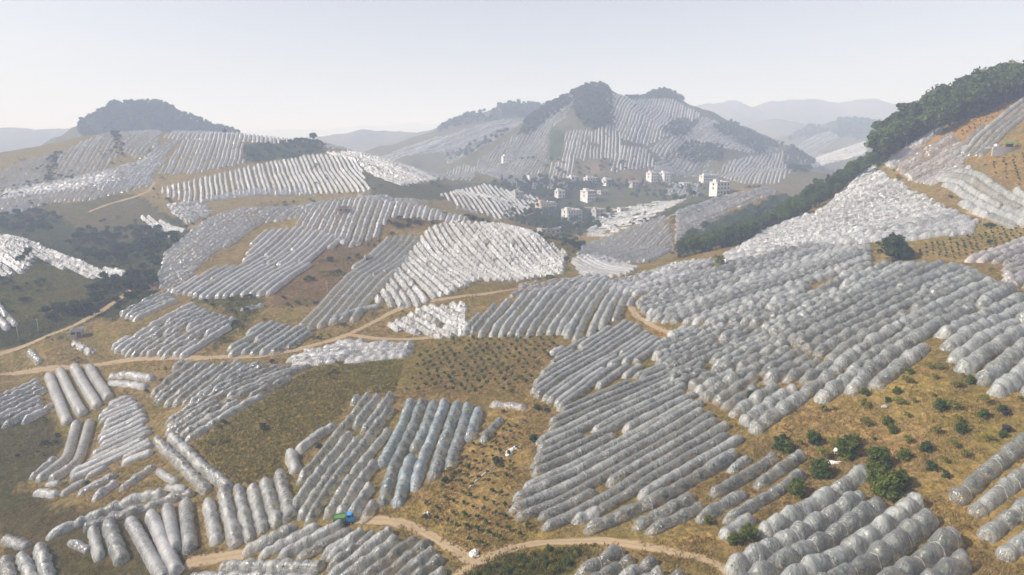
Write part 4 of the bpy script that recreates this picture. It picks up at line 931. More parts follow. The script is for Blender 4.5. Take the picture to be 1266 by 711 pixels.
# the wood on the ridge at the right
def numbered(P, fmt):
    """labels that count the plants of a set from the left of the picture"""
    px = [float(project(np.array([[p[0], p[1], float(ground(p[0], p[1]))]]))[0][0]) for p in P]
    rank = np.argsort(np.argsort(px)); return [fmt % ordinal(int(k)) for k in rank]
def ridge_wood():
    poly = [(838,318),(850,296),(905,275),(1000,228),(1100,150),(1180,110),(1266,80),(1330,60),(1330,96),(1266,122),(1180,157),(1095,205),(1000,264),(905,322)]
    P = scatter(poly, 205, 345, 5.0, 3, 0.48); random.shuffle(P); print('wood', len(P)); sets = {}; rest = []
    for i, (x, y) in enumerate(P):
        px = project(np.array([[x, y, float(ground(x, y))]]))[0][0]
        up = px > 1080; kind = ('tall%d' % random.randrange(3)) if random.random() < (0.45 if up else 0.12) else 'broad%d' % random.randrange(4)
        h = random.uniform(12, 20) if up else random.uniform(5.5, 9.5)
        lab = ('dark narrow tree in the wood on the upper ridge, %s from left' if up else 'dark narrow tree on the lower wooded spur, %s from left') if kind[0] == 't' else ('bushy green tree in the wood on the upper ridge, %s from left' if up else 'low bushy tree on the wooded spur above the valley, %s from left')
        if i < 210 and len(sets.get(lab, [])) < 95: sets.setdefault(lab, []).append((x, y, kind, h))
        else: rest.append((x, y, h, kind))
    for lab, Q in sets.items():
        for (x, y, kind, h), l in zip(Q, numbered(Q, lab)): plant(kind, x, y, h, 'tree', l, 'tree', 'trees of the wooded ridge')
    merged(list(PROTO)[:7], rest, 'ridge_wood', 'further trees filling the wood on the ridge at the right', 'wood')
ridge_wood()
def undergrowth():
    it = [(x, y, random.uniform(1.2, 2.6), 'scrub%d' % random.randrange(3)) for x, y in scatter([(838,322),(850,296),(1000,228),(1100,150),(1266,80),(1330,60),(1330,98),(1266,120),(1180,154),(1095,204),(1000,262),(905,322)], 205, 345, 3.4, 8, 0.48)]
    merged(['scrub0', 'scrub1', 'scrub2'], it, 'undergrowth', 'dense undergrowth below the trees of the wooded ridge', 'undergrowth')
undergrowth()
# woods on far hills that read as masses
def far_wood(name, label, polys, sp, hr, kinds=('broad0', 'broad1', 'broad2')):
    it = []
    for poly, a, b in polys:
        it += [(x, y, random.uniform(*hr), random.choice(kinds)) for x, y in scatter(poly, a, b, sp, len(it)+4, 0.48, avoid=False)]
    print(name, len(it)); merged(kinds, it, name, label, 'wood')
def thin_protos():
    r = np.random.default_rng(9)
    for k in range(3):
        PROTO['far%d' % k] = (crown_mesh('crown', M['leaf_forest'], lobes_round(8, 3.4, 6, r, 0.12, 1.15), 60, 0.9, 120+k, 0.95), None, 8.0)
        PROTO['fard%d' % k] = (crown_mesh('crown', M['leaf_dark'], lobes_round(8, 3.4, 6, r, 0.12, 1.15), 60, 0.9, 130+k, 0.95), None, 8.0)
thin_protos(); FK = ('far0', 'far1', 'far2'); FD = ('fard0', 'fard1', 'fard2')
far_wood('hilltop_wood', 'round wooded hill rising behind the left hill', [([(98,172),(100,105),(305,105),(310,172),(200,168)], 620, 830)], 6.0, (5, 10), FD)
far_wood('peak_wood', 'dark wood covering the top of the central peak', [([(706,100),(752,100),(760,150),(735,162),(712,150)], 540, 740), ([(640,172),(662,120),(722,98),(730,112),(700,132),(662,162)], 600, 760), ([(772,126),(776,104),(846,104),(856,126),(815,122)], 680, 860)], 5.5, (4, 8), FD)
far_wood('peak_copses', 'dark copses scattered over the right flank of the central peak', [([(818,165),(840,148),(862,152),(850,170)], 520, 800), ([(830,196),(850,178),(900,184),(890,200),(850,206)], 500, 800), ([(880,160),(905,152),(960,180),(940,192)], 560, 840), ([(965,195),(985,178),(1008,200),(1000,214),(975,212)], 500, 800)], 6.5, (4, 8), FD)
far_wood('second_hill_wood', 'hazy wood on the hill behind the central peak', [([(600,150),(630,120),(668,124),(692,150),(640,166),(600,168)], 850, 1050), ([(540,165),(560,148),(600,140),(600,150)], 850, 1500)], 11, (7, 12), FD)
far_wood('far_hill_wood', 'hazy dark wood on the far hill to the right', [([(1028,170),(1040,140),(1090,138),(1130,168),(1090,176)], 1050, 1330), ([(970,176),(1000,158),(1030,160),(1010,170)], 1050, 1330)], 14, (9, 14), FD)

# scrub and separate trees
MASS = []
def group_of(poly, ya, yb, sp, seed, kinds, hr, name, label, cat, group, avoid=True, limit=40):
    P = scatter(poly, ya, yb, sp, seed, 0.48, avoid); random.shuffle(P); print(group, len(P))
    for (x, y), l in zip(P[:limit], numbered(P[:limit], label + ', %s from left')): plant(random.choice(kinds), x, y, random.uniform(*hr), name, l, cat, group)
    MASS.extend((x, y, random.uniform(*hr), random.choice(kinds)) for x, y in P[limit:])
SC = ['scrub0', 'scrub1', 'scrub2']; BR = ['broad0', 'broad1', 'broad2', 'broad3']
group_of([(120,345),(160,345),(195,330),(205,350),(165,375),(140,392),(110,392),(60,398),(50,390),(110,370)], 155, 255, 5.5, 21, SC+BR[:1], (2.2, 4.6), 'shrub', 'dark shrub in the gully beside the gravel road', 'shrub', 'shrubs in the left gully')
group_of([(70,300),(110,285),(200,285),(228,296),(205,315),(200,330),(165,328),(120,325)], 215, 320, 6.5, 22, SC+BR[:1], (2.5, 5.0), 'shrub', 'dark shrub in the hollow behind the small left knoll', 'shrub', 'shrubs in the hollow')
group_of([(-40,272),(30,262),(90,268),(60,290),(0,288),(-40,288)], 240, 330, 7.5, 23, SC, (2.5, 4.5), 'shrub', 'dark shrub at the foot of the left hill', 'shrub', 'shrubs below the left hill')
group_of([(308,182),(398,168),(402,188),(340,200),(306,200)], 370, 470, 6.5, 24, SC, (2.0, 3.6), 'shrub', 'low green shrub on the dark patch of the left hill', 'shrub', 'shrubs on the dark hill patch', True, 20)
group_of([(560,268),(600,275),(650,285),(690,300),(740,305),(700,316),(650,300),(590,282)], 235, 330, 5.5, 25, SC+['olive0'], (1.8, 3.6), 'shrub', 'shrub along the back of the glinting knoll', 'shrub', 'shrubs behind the knoll', True, 40)
group_of([(600,228),(650,222),(690,222),(760,222),(800,226),(800,232),(720,234),(690,250),(650,246),(625,238)], 430, 560, 8.5, 26, BR+['tall0'], (4.5, 8), 'tree', 'tree among the upper houses of the village', 'tree', 'village trees', True, 24)
group_of([(640,262),(690,252),(740,262),(760,262),(740,285),(700,292),(650,285),(620,275)], 330, 450, 7.5, 27, BR, (4.0, 7), 'tree', 'tree around the lower houses of the village', 'tree', 'village trees', True, 24)
group_of([(760,232),(860,236),(880,244),(845,252),(790,252),(760,245)], 380, 520, 17, 28, BR, (4.0, 7), 'tree', 'tree beside plots right of the village', 'tree', 'village trees', True, 24)
group_of([(930,175),(965,178),(990,196),(960,192)], 480, 800, 14, 29, BR, (6, 9), 'tree', 'tree on the right ridge of the peak', 'tree', 'ridge trees', True, 16)
group_of([(550,190),(590,176),(626,160),(630,166),(590,192),(556,200)], 520, 760, 13, 30, BR, (5, 8), 'tree', 'tree on the left foot of the central peak', 'tree', 'ridge trees', True, 16)
group_of([(950,552),(1000,530),(1060,545),(1066,556),(1008,575),(975,590),(958,566)], 60, 95, 2.6, 31, ['olive0', 'olive1', 'bush0', 'bright1'], (1.1, 2.2), 'shrub', 'yellow-green shrub on the bank above the knobbly block', 'shrub', 'shrubs on the dry bank')
group_of([(975,500),(1060,484),(1160,442),(1195,470),(1262,488),(1300,520),(1266,548),(1170,600),(1140,600),(1090,560),(1050,520)], 50, 110, 3.4, 32, ['olive0', 'olive1', 'bush0', 'olive2', 'olive0', 'bright1'], (0.8, 1.7), 'shrub', 'small shrub on the dry tan slope at the right', 'shrub', 'shrubs on the tan slope', True, 70)
group_of([(585,715),(610,692),(700,676),(735,675),(692,706),(670,720)], 48, 72, 1.9, 33, ['olive0', 'olive1', 'bush2'], (0.6, 1.2), 'shrub', 'low shrub in the weedy triangle below the winding track', 'shrub', 'shrubs below the track')
group_of([(240,368),(300,355),(328,378),(300,402),(268,432),(255,438),(292,392)], 135, 220, 4.6, 34, SC+['olive1'], (1.2, 2.4), 'shrub', 'shrub in the scrubby gap beside the ribbed block', 'shrub', 'shrubs in the scrubby gap')
group_of([(480,262),(560,262),(600,272),(560,274),(500,284),(470,282)], 215, 272, 5.0, 35, SC+['olive0'], (1.4, 2.6), 'shrub', 'shrub on the brown bank of the middle knoll', 'shrub', 'shrubs on the brown bank')
def edge_scrub():
    """bushes left standing along field edges and on banks too steep to plant"""
    r = np.random.default_rng(77); Y = r.uniform(0, 1, 60000)**0.8*460+115; X = r.uniform(-0.85, 0.85, 60000)*Y
    k = free(X, Y) & (fbm(X/14, Y/14, 91) > 0.20) & (fbm(X/3.5, Y/3.5, 93, 2) > 0.0); X, Y = X[k], Y[k]; k = ~near_track(X, Y, 1.0); X, Y = X[k], Y[k]
    k = free(X+0.8, Y) & free(X-0.8, Y) & free(X, Y+0.8) & free(X, Y-0.8); X, Y = X[k][:1500], Y[k][:1500]; print('edge scrub', len(X))
    for x, y in zip(X, Y):
        px = project(np.array([[x, y, float(ground(x, y))]])); 
        if 480 < px[0][0] < 700 and 405 < px[1][0] < 500: continue
        MASS.append((x, y, random.uniform(0.6, 1.5) if y < 260 else random.uniform(0.9, 2.4), random.choice(['scrub0', 'scrub1', 'scrub2', 'olive0', 'olive1', 'olive2'])))
edge_scrub()
for _k, (_poly, _a, _b, _sp, _hr) in enumerate([([(60,192),(76,188),(66,228),(56,228)], 320, 460, 4.5, (1.5, 3.2)), ([(138,162),(148,162),(156,192),(144,194)], 320, 470, 5.0, (1.5, 3.0)), ([(168,200),(196,178),(204,182),(192,214),(184,214)], 320, 450, 5.0, (1.4, 2.8)), ([(0,232),(130,209),(132,213),(0,240)], 310, 450, 6.0, (1.2, 2.4)), ([(640,196),(690,198),(756,198),(815,204),(815,210),(700,216),(640,204)], 480, 640, 9.0, (1.5, 3.5)), ([(600,225),(720,228),(900,226),(900,236),(760,232),(620,234)], 400, 540, 9.0, (1.8, 4.0))]):
    MASS.extend((x, y, random.uniform(*_hr), random.choice(['scrub0', 'scrub1', 'scrub2'])) for x, y in scatter(_poly, _a, _b, _sp, 300+_k, 0.48))
merged(sorted({m[3] for m in MASS}), MASS, 'scrub', 'dark scrub and bushes filling hollows between the hills', 'scrub')
for i, (kind, px, py, h, lab) in enumerate([
 ('round0', 1103, 320, 7.2, 'dense round tree alone between covers and sapling plot'), ('round0', 1121, 321, 3.8, 'smaller round bush touching the dense round tree'),
 ('broad1', 36, 322, 6.6, 'broad dark tree standing in the white band on the left knoll'), ('scrub1', 26, 324, 3.2, 'low bush at the foot of the broad dark tree'),
 ('broad2', 158, 362, 6.5, 'yellowish green tree at the head of the gully'), ('broad0', 145, 366, 5.0, 'dark tree beside the head of the gully'),
 ('broad2', 388, 177, 9.5, 'lone tree on the skyline of the left hill'), ('broad3', 278, 168, 7.0, 'dark tree on the crest below the wooded hill'),
 ('olive1', 888, 332, 5.0, 'thin bare tree at the lower end of the wooded spur'),
 ('bright0', 1086, 576, 3.0, 'bright green bush at the top of the knobbly block'), ('bright1', 1098, 612, 3.4, 'largest bright green bush beside the knobbly block'), ('bright2', 1082, 596, 2.6, 'small bright green bush between two knobbly rows'), ('bright1', 1110, 602, 2.6, 'bright green bush right of the largest one'),
 ('bright2', 1048, 564, 3.0, 'dark green bush at the upper end of the first knobbly row'), ('bright1', 1016, 588, 2.7, 'green bush left of the first knobbly row'), ('bright0', 985, 612, 2.6, 'green bush at the lower left of the knobbly block'), ('bright2', 925, 668, 2.2, 'green bush beside the end of the winding track'), ('bright1', 908, 672, 1.6, 'small green bush next to the track end'),
 ('bush1', 928, 492, 1.5, 'olive bush hidden in the covers below the young orchard'), ('bush0', 660, 545, 1.4, 'small green bush at the left end of the smooth tunnels'),
 ('olive2', 640, 470, 1.6, 'yellow bush on the young orchard edge'), ('bush2', 690, 470, 1.5, 'bush growing through the upper tunnels'),
 ('bright2', 875, 648, 1.2, 'small yellow-green bush below the loose rows'),
]):
    p = hit(px, py); plant(kind, p[0], p[1], h, 'tree' if kind[0] in 'rb' and 'tree' in lab else 'bush', lab, 'tree' if 'tree' in lab else 'bush')
# young citrus trees planted in lines
def saplings():
    A = []
    for poly, a, b, sp, al, hr, lab in [
      ([(502,484),(520,442),(560,420),(690,414),(668,470),(642,490)], 95, 170, 3.0, (520,470,600,425), (1.0, 1.6), 'brown plot above the bluish block'),
      ([(500,642),(560,578),(600,532),(652,520),(642,560),(622,622),(672,660),(625,672),(592,680),(545,660)], 60, 120, 2.3, (520,630,600,560), (0.8, 1.3), 'tan plot left of the tunnels'),
      ([(1122,318),(1150,300),(1215,284),(1266,279),(1300,279),(1266,296),(1190,320)], 105, 180, 2.2, (1130,316,1230,290), (0.7, 1.1), 'plot right of the round tree'),
      ([(1212,206),(1262,190),(1310,200),(1310,235),(1266,234)], 130, 230, 3.0, (1215,208,1260,196), (0.8, 1.3), 'plot under the wall'),
      ([(1160,160),(1266,112),(1310,98),(1310,112),(1230,148),(1190,170)], 190, 300, 3.4, (1180,158,1250,125), (0.8, 1.3), 'orange strip below the wood')]:
        P = scatter(poly, a, b, sp, len(A)+2, 0.12, True, al); print('saplings', lab, len(P))
        P = [p for p in P if random.random() < 0.92]; lines = sorted({p[2] for p in P}); pos = {}
        for x, y, ln in P:
            k = pos[ln] = pos.get(ln, -1)+1
            A.append((y, x, random.uniform(*hr), 'sapling%d' % random.randrange(3), '%s young citrus tree in the %s line of the %s' % (ordinal(k), ordinal(lines.index(ln)), lab)))
    A.sort(key=lambda t: t[0])
    for y, x, h, k, lab in A[:300]: plant(k, x, y, h, 'young_citrus_tree', lab, 'young tree', 'young citrus trees planted in lines')
    merged(['sapling0', 'sapling1', 'sapling2'], [(x, y, h, k) for y, x, h, k, l in A[300:]], 'young_citrus_trees', 'rows of young citrus trees on the farther open plots', 'young trees')
saplings()
# dry grass and weeds
def tufts(name, label, n, pick, mat, hr, seed, blades=4):
    r = np.random.default_rng(seed); Y = r.uniform(0, 1, n*9)**1.3*(330-62)+62; X = r.uniform(-0.95, 0.95, n*9)*Y
    k = free(X, Y); X, Y = X[k], Y[k]; z = ground(X, Y); px, py = project(np.c_[X, Y, z]); k = pick(px, py, X, Y); X, Y, z = X[k][:n], Y[k][:n], z[k][:n]
    k = ~near_track(X, Y, -0.45); X, Y, z = X[k], Y[k], z[k]; m = len(X)
    Vs = []
    for b in range(blades):
        a = r.uniform(0, 6.283, m); h = r.uniform(*hr, m); w = h*0.2; l = h*r.uniform(0.15, 0.6, m); o = r.uniform(-0.25, 0.25, (2, m))
        ca, sa = np.cos(a), np.sin(a)
        Vs.append(np.stack([np.stack([X+o[0]-sa*w, Y+o[1]+ca*w, z-0.05], 1), np.stack([X+o[0]+sa*w, Y+o[1]-ca*w, z-0.05], 1), np.stack([X+o[0]+ca*l, Y+o[1]+sa*l, z+h], 1)], 1))
    V = np.stack(Vs, 1).reshape(-1, 3); me = np_mesh(name, V, np.arange(len(V)).reshape(-1, 3), mat, smooth=False); print(name, m)
    tag(link(name, me), label, 'grass', kind='stuff')
GREENISH = [c[1] for c in COVER if c[0] in (SCRUB, OLIVE, GRASS)]
def is_green(px, py):
    r = np.zeros(len(px), bool)
    for p in GREENISH: r |= inpoly(px, py, p)
    return r
tufts('dry_grass', 'tan dry grass over the open slopes and between the rows', 75000, lambda px, py, X, Y: (~is_green(px, py)) & (fbm(X/6, Y/6, 71) > -0.12), M['grass'], (0.14, 0.40), 1, 5)
tufts('weeds', 'olive weeds and rough grass on the grass plots and verges', 55000, lambda px, py, X, Y: is_green(px, py), M['weed'], (0.14, 0.42), 2, 5)

# ------------------------------------------------------------------ buildings
def house(px, py, w, d, storeys, yaw, wall, label, ymin=0, roof='flat', balcony=False, upper=None, cols=None, name='house', sh=3.1):
    w *= 0.86; d *= 0.86; sh *= 0.9
    p = hit(px, py, ymin*G); root = empty(name, (p[0], p[1], p[2]-0.3), math.radians(yaw)); H = storeys*sh+0.3
    MB().box((0, 0, H/2-0.8), (w, d, H+1.6)).build('wall', M[wall], root)
    if roof == 'flat':
        rf = MB().box((0, 0, H+0.12), (w+0.7, d+0.7, 0.24)).build('roof', M['concrete'], root)
        pr = MB()
        for a, b, e, f in ((0, -d/2, w, .18), (0, d/2, w, .18), (-w/2, 0, .18, d-.4), (w/2, 0, .18, d-.4)): pr.box((a, b, H+0.55), (e, f, 0.6))
        pr.build('parapet', M[wall], rf)
    else:
        mb = MB(); e = 0.5; z0, z1 = H, H+w*0.16+0.6
        V = [(-w/2-e, -d/2-e, z0), (w/2+e, -d/2-e, z0), (w/2+e, d/2+e, z0), (-w/2-e, d/2+e, z0), (-w/2-e, 0, z1), (w/2+e, 0, z1)]
        mb.add(V, [(0, 1, 5, 4), (2, 3, 4, 5), (3, 0, 4), (1, 2, 5), (3, 2, 1, 0)]); mb.build('roof', M['roof_red'], root)
    wm = MB().box((0, 0, 0), (1.5, 0.08, 1.5)).mesh('window', M['frame']); gm = MB().box((0, -0.06, 0), (1.3, 0.04, 1.3)).mesh('pane', M['glass'])
    cols = cols or max(2, int(w/3.2))
    def win(x, y, z, rz):
        o = link('window', wm, root, (x, y, z)); o.rotation_euler = (0, 0, rz); link('pane', gm, o)
    for s in range(storeys):
        z = 0.3+s*sh+1.7
        for k in range(cols):
            x = -w/2 + w*(k+0.5)/cols
            if s == 0 and k == cols//2: continue
            win(x, -d/2-0.03, z, 0)
        if s or storeys == 1:
            for k in range(max(1, int(d/5))): win(-w/2-0.03, -d/2+d*(k+0.5)/max(1, int(d/5)), z, -math.pi/2)
    dr = MB().box((-w/2+w*(cols//2+0.5)/cols, -d/2-0.03, 1.35), (1.4, 0.08, 2.2)).build('door', M['door'], root)
    MB().box((-w/2+w*(cols//2+0.5)/cols+0.5, -d/2-0.1, 1.3), (0.08, 0.08, 0.3)).build('handle', M['steel'], dr)
    if balcony:
        for s in range(1, storeys):
            b = MB().box((0, -d/2-0.75, 0.3+s*sh-0.02), (w, 1.5, 0.16)).build('balcony', M['white_wall'], root)
            MB().box((0, -d/2-1.45, 0.3+s*sh+0.5), (w, 0.1, 0.85)).build('railing', M['white_wall'], b)
        for k in range(cols+1):
            MB().box((-w/2+w*k/cols*0.98+0.1, -d/2-1.35, H/2), (0.3, 0.3, H)).build('column', M['white_wall'], root)
    if storeys > 1 and not upper and roof == 'flat':
        tk = MB().lathe([(0.7, 0), (0.75, 1.3), (0.3, 1.6)], (w*0.22, d*0.15, H+0.24), 12).build('roof_tank', M['steel'], root, smooth=True)
        MB().box((-w*0.22, d*0.1, H+0.24+1.1), (w*0.3, d*0.4, 2.2)).build('stair_head', M[wall], root)
    if upper:
        ux, uw, ud, uh = upper
        u = MB().box((ux, 0.3, H+0.24+uh/2), (uw, ud, uh)).build('roof_room', M['white_wall'], root)
        MB().box((ux, 0.3, H+0.24+uh+0.1), (uw+0.6, ud+0.6, 0.2)).build('roof_slab', M['concrete'], u)
        MB().box((ux, 0.3-ud/2-0.03, H+0.24+1.1), (1.0, 0.06, 2.0)).build('roof_door', M['door'], u)
    return tag(root, label, 'house', 'houses of the valley village' if name == 'house' else None)
house(660, 226, 15, 8, 1, 28, 'white_wall', 'long low white house with a white room on its roof', 380, upper=(-3.5, 6, 6, 4.4))
house(708, 226, 10, 8, 2, 32, 'white_wall', 'small white house below the striped peak, left of three', 380)
house(730, 227, 15, 8, 2, 30, 'white_wall', 'wide white house below the striped peak, middle of three', 380)
house(750, 229, 9, 8, 2, 36, 'white_wall', 'narrow white house below the striped peak, right of three', 380)
house(727, 248, 12, 11, 3, 38, 'white_wall', 'tall white three-storey house in the middle of the village', 330, cols=4)
house(674, 259, 18, 9, 2, 34, 'tan_wall', 'tan house with a colonnaded front beside the valley plot', 300, balcony=True, cols=6)
house(706, 273, 16, 9, 3, 34, 'white_wall', 'white three-storey house with banded end wall and balconies', 270, balcony=True, cols=5)
house(681, 288, 20, 10, 1, 20, 'grey_wall', 'broad flat-roofed grey building lowest in the village', 250)
house(716, 282, 9, 7, 1, 25, 'tan_wall', 'small red-roofed house beside the banded house', 260, roof='gable')
house(806, 224, 12, 9, 3, 36, 'white_wall', 'left of two white houses side by side right of the village', 380)
house(822, 224, 12, 9, 3, 34, 'white_wall', 'right of two white houses side by side right of the village', 380)
house(876, 224, 24, 8, 2, 28, 'white_wall', 'long white house with bright end wall on the far right', 380, cols=8)
house(889, 240, 15, 9, 3, 30, 'white_wall', 'white house half hidden behind the crest beyond the spur', 360, cols=4)
house(628, 200, 16, 10, 2, 15, 'white_wall', 'white house standing alone on the left face of the peak', 450, upper=(0, 10, 7, 2.6))
house(554, 190, 12, 9, 2, 10, 'tan_wall', 'small pale house on the saddle left of the peak', 450)
house(770, 262, 9, 7, 1, 20, 'white_wall', 'small white shed on the valley floor', 300, name='shed')
house(425, 263, 6, 5, 1, 12, 'brick_wall', 'small brown brick hut on the middle knoll', 180, name='hut', sh=2.6)
house(456, 324, 3.4, 3.0, 1, 18, 'concrete', 'tiny concrete hut between the grey tunnels', 130, name='hut', sh=2.5)
house(96, 416, 4.0, 3.0, 1, 15, 'grey_wall', 'small blue-grey shed beside the gravel road', 120, name='shed', sh=2.2)
house(640, 246, 10, 8, 2, 30, 'grey_wall', 'grey house among trees behind the valley plot', 300)
house(692, 244, 9, 7, 2, 34, 'white_wall', 'small white house between tan house and tall house', 300)
house(745, 240, 10, 7, 1, 30, 'grey_wall', 'low grey house right of the tall three-storey house', 330)
house(783, 232, 9, 7, 2, 30, 'grey_wall', 'grey house left of the two side-by-side white ones', 360, roof='gable')
house(846, 230, 9, 7, 1, 28, 'white_wall', 'low white house between paired houses and the long one', 360)
house(690, 232, 11, 7, 1, 26, 'tan_wall', 'low tan house under the small white house', 330, roof='gable')
house(738, 268, 9, 7, 2, 36, 'grey_wall', 'grey house right of the banded house', 270)
# concrete retaining wall with a tank and a lean-to
def wall_and_tank():
    p = hit(1246, 188, 120*G)
    root = empty('retaining_wall', p, math.radians(6)); mb = MB()
    n = 14; V = []; F = []
    for k in range(n+1):
        x = -7+14*k/n; y = -1.4*math.cos((x)/7*1.3)
        V += [(x, y, -1.5), (x, y, 2.0), (x, y+0.45, 2.0), (x, y+0.45, -1.5)]
    for k in range(n):
        a, b = 4*k, 4*k+4; F += [(a, b, b+1, a+1), (a+1, b+1, b+2, a+2), (a+2, b+2, b+3, a+3)]
    F += [(0, 1, 2, 3), (4*n+3, 4*n+2, 4*n+1, 4*n)]; mb.add(V, F); mb.build('wall', M['concrete'], root)
    MB().box((0, 1.9, 1.62), (13.4, 5.2, 0.2)).build('terrace_slab', M['concrete'], root)
    tag(root, 'curved concrete retaining wall near the top of the right slope', 'wall')
    t = empty('water_tank', (p[0]-3.2, p[1]+2.2, p[2]+1.72)); MB().lathe([(1.25, 0), (1.3, 0.15), (1.3, 1.25), (1.1, 1.5), (0.35, 1.62)], (0, 0, 0), 20).build('drum', M['steel'], t, smooth=True); MB().lathe([(0.36, 1.6), (0.36, 1.75), (0.1, 1.8)], (0, 0, 0), 12).build('lid', M['rubber'], t)
    tag(t, 'round grey water tank standing on the retaining wall terrace', 'water tank')
    s = empty('shelter', (p[0]+2.2, p[1]+2.6, p[2]+1.72), math.radians(6))
    for a in (-2.4, 2.4):
        for b in (-1.1, 1.1): MB().box((a, b, 1.0), (0.14, 0.14, 2.0)).build('post', M['door'], s)
    mb = MB(); mb.add([(-2.8, -1.5, 1.95), (2.8, -1.5, 1.95), (2.8, 1.5, 2.6), (-2.8, 1.5, 2.6), (-2.8, -1.5, 2.05), (2.8, -1.5, 2.05), (2.8, 1.5, 2.7), (-2.8, 1.5, 2.7)], [(3, 2, 1, 0), (4, 5, 6, 7), (0, 1, 5, 4), (1, 2, 6, 5), (2, 3, 7, 6), (3, 0, 4, 7)])
    mb.build('roof', M['green'], s); MB().box((0.6, 0.9, 0.8), (3.0, 0.5, 1.5)).build('crate_stack', M['rubber'], s)
    tag(s, 'dark lean-to with a green roof beside the water tank', 'shelter')
wall_and_tank()
# farm cart: blue cab, green load bed
def cart():
    p = hit(428, 647); r = empty('farm_truck', p, math.radians(8))
    b = MB().box((-0.9, 0, 0.75), (2.6, 1.6, 0.14)); b.build('chassis', M['rubber'], r)
    bed = MB()
    for c, d in (((-1.1, -0.75, 1.2), (2.2, 0.06, 0.8)), ((-1.1, 0.75, 1.2), (2.2, 0.06, 0.8)), ((-2.17, 0, 1.2), (0.06, 1.44, 0.8)), ((-0.03, 0, 1.2), (0.06, 1.44, 0.8))): bed.box(c, d)
    be = bed.build('load_bed', M['green'], r)
    ld = MB().box((-1.1, 0, 1.15), (2.0, 1.38, 0.66)); ld.build('load', M['green'], be)
    cab = MB().box((0.75, 0, 0.95), (1.3, 1.45, 0.75)); cab.box((0.62, 0, 1.62), (1.0, 1.35, 0.6), 0, 0.86); ca = cab.build('cab', M['blue'], r)
    MB().box((1.13, 0, 1.62), (0.04, 1.1, 0.42)).build('windscreen', M['glass'], ca)
    MB().box((0.62, -0.665, 1.62), (0.7, 0.04, 0.38)).build('side_window', M['glass'], ca)
    for y in (-0.5, 0.5): MB().box((1.42, y, 0.9), (0.05, 0.22, 0.16)).build('headlight', M['frame'], r)
    for x in (-1.5, 0.9):
        for y in (-0.72, 0.72):
            w = MB().tube([(x, y-0.11, 0.36), (x, y+0.11, 0.36)], 0.36, 14).build('wheel', M['rubber'], r); MB().tube([(x, y-0.125, 0.36), (x, y+0.125, 0.36)], 0.18, 10).build('rim', M['steel'], w)
    tag(r, 'small farm truck with blue cab and green load bed among grey covers', 'truck')
cart()
# heaps and scraps of film
def heap(px, py, rx, ry, h, mat, name, label, cat, seed, rz=0.0):
    p = hit(px, py); r = np.random.default_rng(seed); n, m = 22, 16
    a = np.linspace(-1, 1, n); b = np.linspace(-1, 1, m); A, B = np.meshgrid(a, b, indexing='ij')
    edge = np.clip(1-(A*A+B*B)**1.2+0.5*fbm(A*4+seed, B*4, 3), 0, 1)
    X = A*rx*(1+0.3*vnoise(B*2+seed, A*2, 5)); Y = B*ry*(1+0.4*vnoise(A*3+seed, B*2, 6)); Z = h*edge**0.5*(0.35+0.9*(fbm(A*3+seed, B*3, 8)+0.5))
    c, s = math.cos(rz), math.sin(rz); wx = p[0]+X*c-Y*s; wy = p[1]+X*s+Y*c
    V = np.stack([wx, wy, ground(wx, wy)+0.04+Z], -1).reshape(-1, 3); idx = np.arange(n*m).reshape(n, m)
    F = np.stack([idx[:-1, :-1], idx[1:, :-1], idx[1:, 1:], idx[:-1, 1:]], -1).reshape(-1, 4)
    o = link(name, np_mesh(name, V-p, F, M[mat], smooth=False), None, p); return tag(o, label, cat)
heap(586, 685, 0.75, 0.7, 0.8, 'sheet', 'plastic_heap', 'white heap of crumpled plastic where the tracks fork', 'plastic heap', 3)
heap(600, 585, 4.6, 0.17, 0.18, 'sheet', 'film_strip', 'long thin strip of film lying between the saplings', 'film strip', 5, 0.95)
heap(633, 556, 1.6, 0.6, 0.4, 'sheet', 'film_scrap', 'torn film scrap at the upper end of the long strip', 'film scrap', 6, 0.6)
heap(527, 636, 0.55, 0.45, 0.35, 'sheet', 'film_scrap', 'small pale film scrap in the tan sapling plot', 'film scrap', 7)
heap(1024, 573, 1.7, 0.35, 0.3, 'sheet', 'film_strip', 'white film strip on the bank among yellow-green shrubs', 'film strip', 8, -0.3)
heap(1034, 559, 0.35, 0.7, 0.5, 'sheet', 'film_scrap', 'upright white film scrap caught in bank shrubs', 'film scrap', 9)
heap(1260, 346, 1.3, 1.0, 0.7, 'blue_sheet', 'blue_tarpaulin', 'bright blue tarpaulin at the right edge', 'tarpaulin', 10)
heap(630, 562, 0.8, 0.5, 0.3, 'sheet', 'film_scrap', 'crumpled film beside the left end of the tunnels', 'film scrap', 12)
def tub(px, py, label, k=1.0):
    p = hit(px, py); t = empty('tub', p); t.scale = (k, k, k)
    MB().lathe([(0.30, 0.0), (0.36, 0.1), (0.42, 0.5), (0.45, 0.55), (0.41, 0.55), (0.36, 0.2)], (0, 0, 0), 16).build('body', M['rubber'], t, smooth=True)
    MB().lathe([(0.44, 0.52), (0.48, 0.55), (0.44, 0.58)], (0, 0, 0), 16).build('rim', M['rubber'], t, smooth=True); tag(t, label, 'tub')
tub(1243, 513, 'upper of two black tubs on the tan slope', 1.2); tub(1244, 533, 'lower of two black tubs on the tan slope', 1.4)
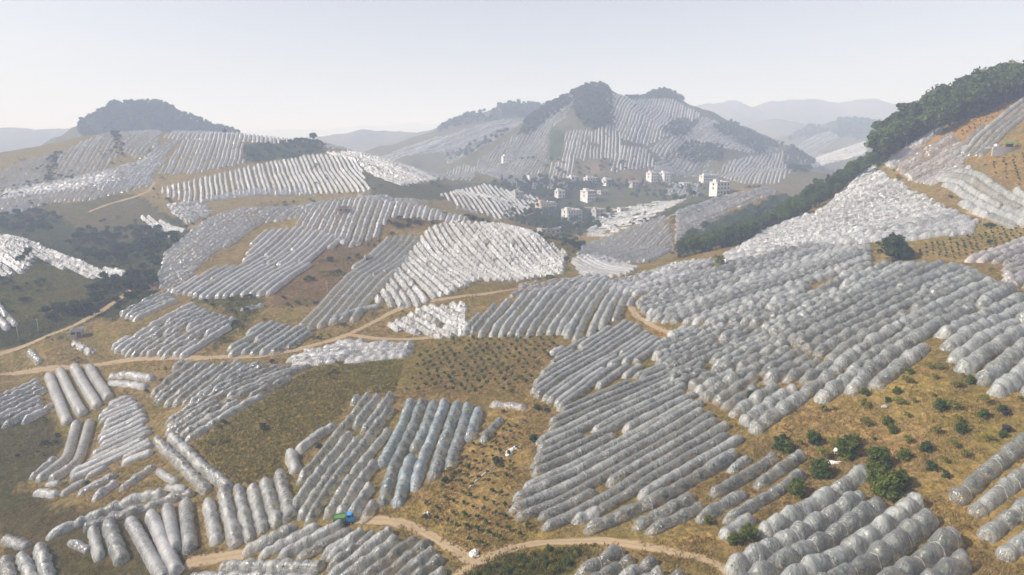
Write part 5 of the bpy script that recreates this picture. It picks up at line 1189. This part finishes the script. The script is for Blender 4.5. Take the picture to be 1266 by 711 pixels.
def stone(px, py, s, label, seed):
    p = hit(px, py); r = np.random.default_rng(seed); V = ICO2[0]*np.array((1, 0.75, 0.6))*s*r.uniform(0.82, 1.15, (len(ICO2[0]), 1))
    o = link('boulder', np_mesh('boulder', V+np.array((0, 0, s*0.25)), ICO2[1], M['stone'], smooth=False), None, p); tag(o, label, 'boulder')
stone(1094, 504, 0.6, 'grey boulder in the dry grass of the tan slope', 1); stone(215, 560, 0.4, 'small stone beside the kinked tunnels', 2)
def pole(px, py, h, label):
    p = hit(px, py); r = empty('utility_pole', (p[0], p[1], p[2]-0.2)); MB().tube([(0, 0, 0), (0, 0, h)], [0.10, 0.06], 8).build('shaft', M['post'], r, smooth=True)
    a = MB().box((0, 0, h-0.5), (1.0, 0.07, 0.07)).build('crossarm', M['post'], r)
    for x in (-0.42, 0, 0.42): MB().lathe([(0.05, 0), (0.06, 0.08), (0.03, 0.16)], (x, 0, h-0.455), 8).build('insulator', M['frame'], a)
    tag(r, label, 'pole')
pole(23, 421, 6.0, 'left of two thin poles beside the gravel road'); pole(48, 413, 6.0, 'right of two thin poles beside the gravel road')
pole(1214, 280, 4.5, 'thin pole at the upper corner of the sapling plot'); 
pole(405, 364, 5.0, 'thin pole beside the track on the knoll')

# ------------------------------------------------------------------ the hazy air
def build_haze():
    mb = MB(); zlo = float(GZ.min())-1.0; zhi = float(max(GZ.max(), CAMZ))+25.0
    mb.box((0, 6000, (zlo+zhi)/2), (36000, 14000, zhi-zlo))
    m = bpy.data.materials.new('hazy_air'); m.use_nodes = True; t = m.node_tree; t.nodes.clear()
    v = t.nodes.new('ShaderNodeVolumePrincipled'); v.inputs['Color'].default_value = (0.655, 0.765, 1.0, 1); v.inputs['Absorption Color'].default_value = (1, 1, 1, 1); v.inputs['Density'].default_value = HAZE
    v.inputs['Anisotropy'].default_value = 0.0
    o = t.nodes.new('ShaderNodeOutputMaterial'); t.links.new(v.outputs[0], o.inputs['Volume'])
    h = mb.build('haze', m); tag(h, kind='stuff')
HAZE = 0.00062
build_haze()
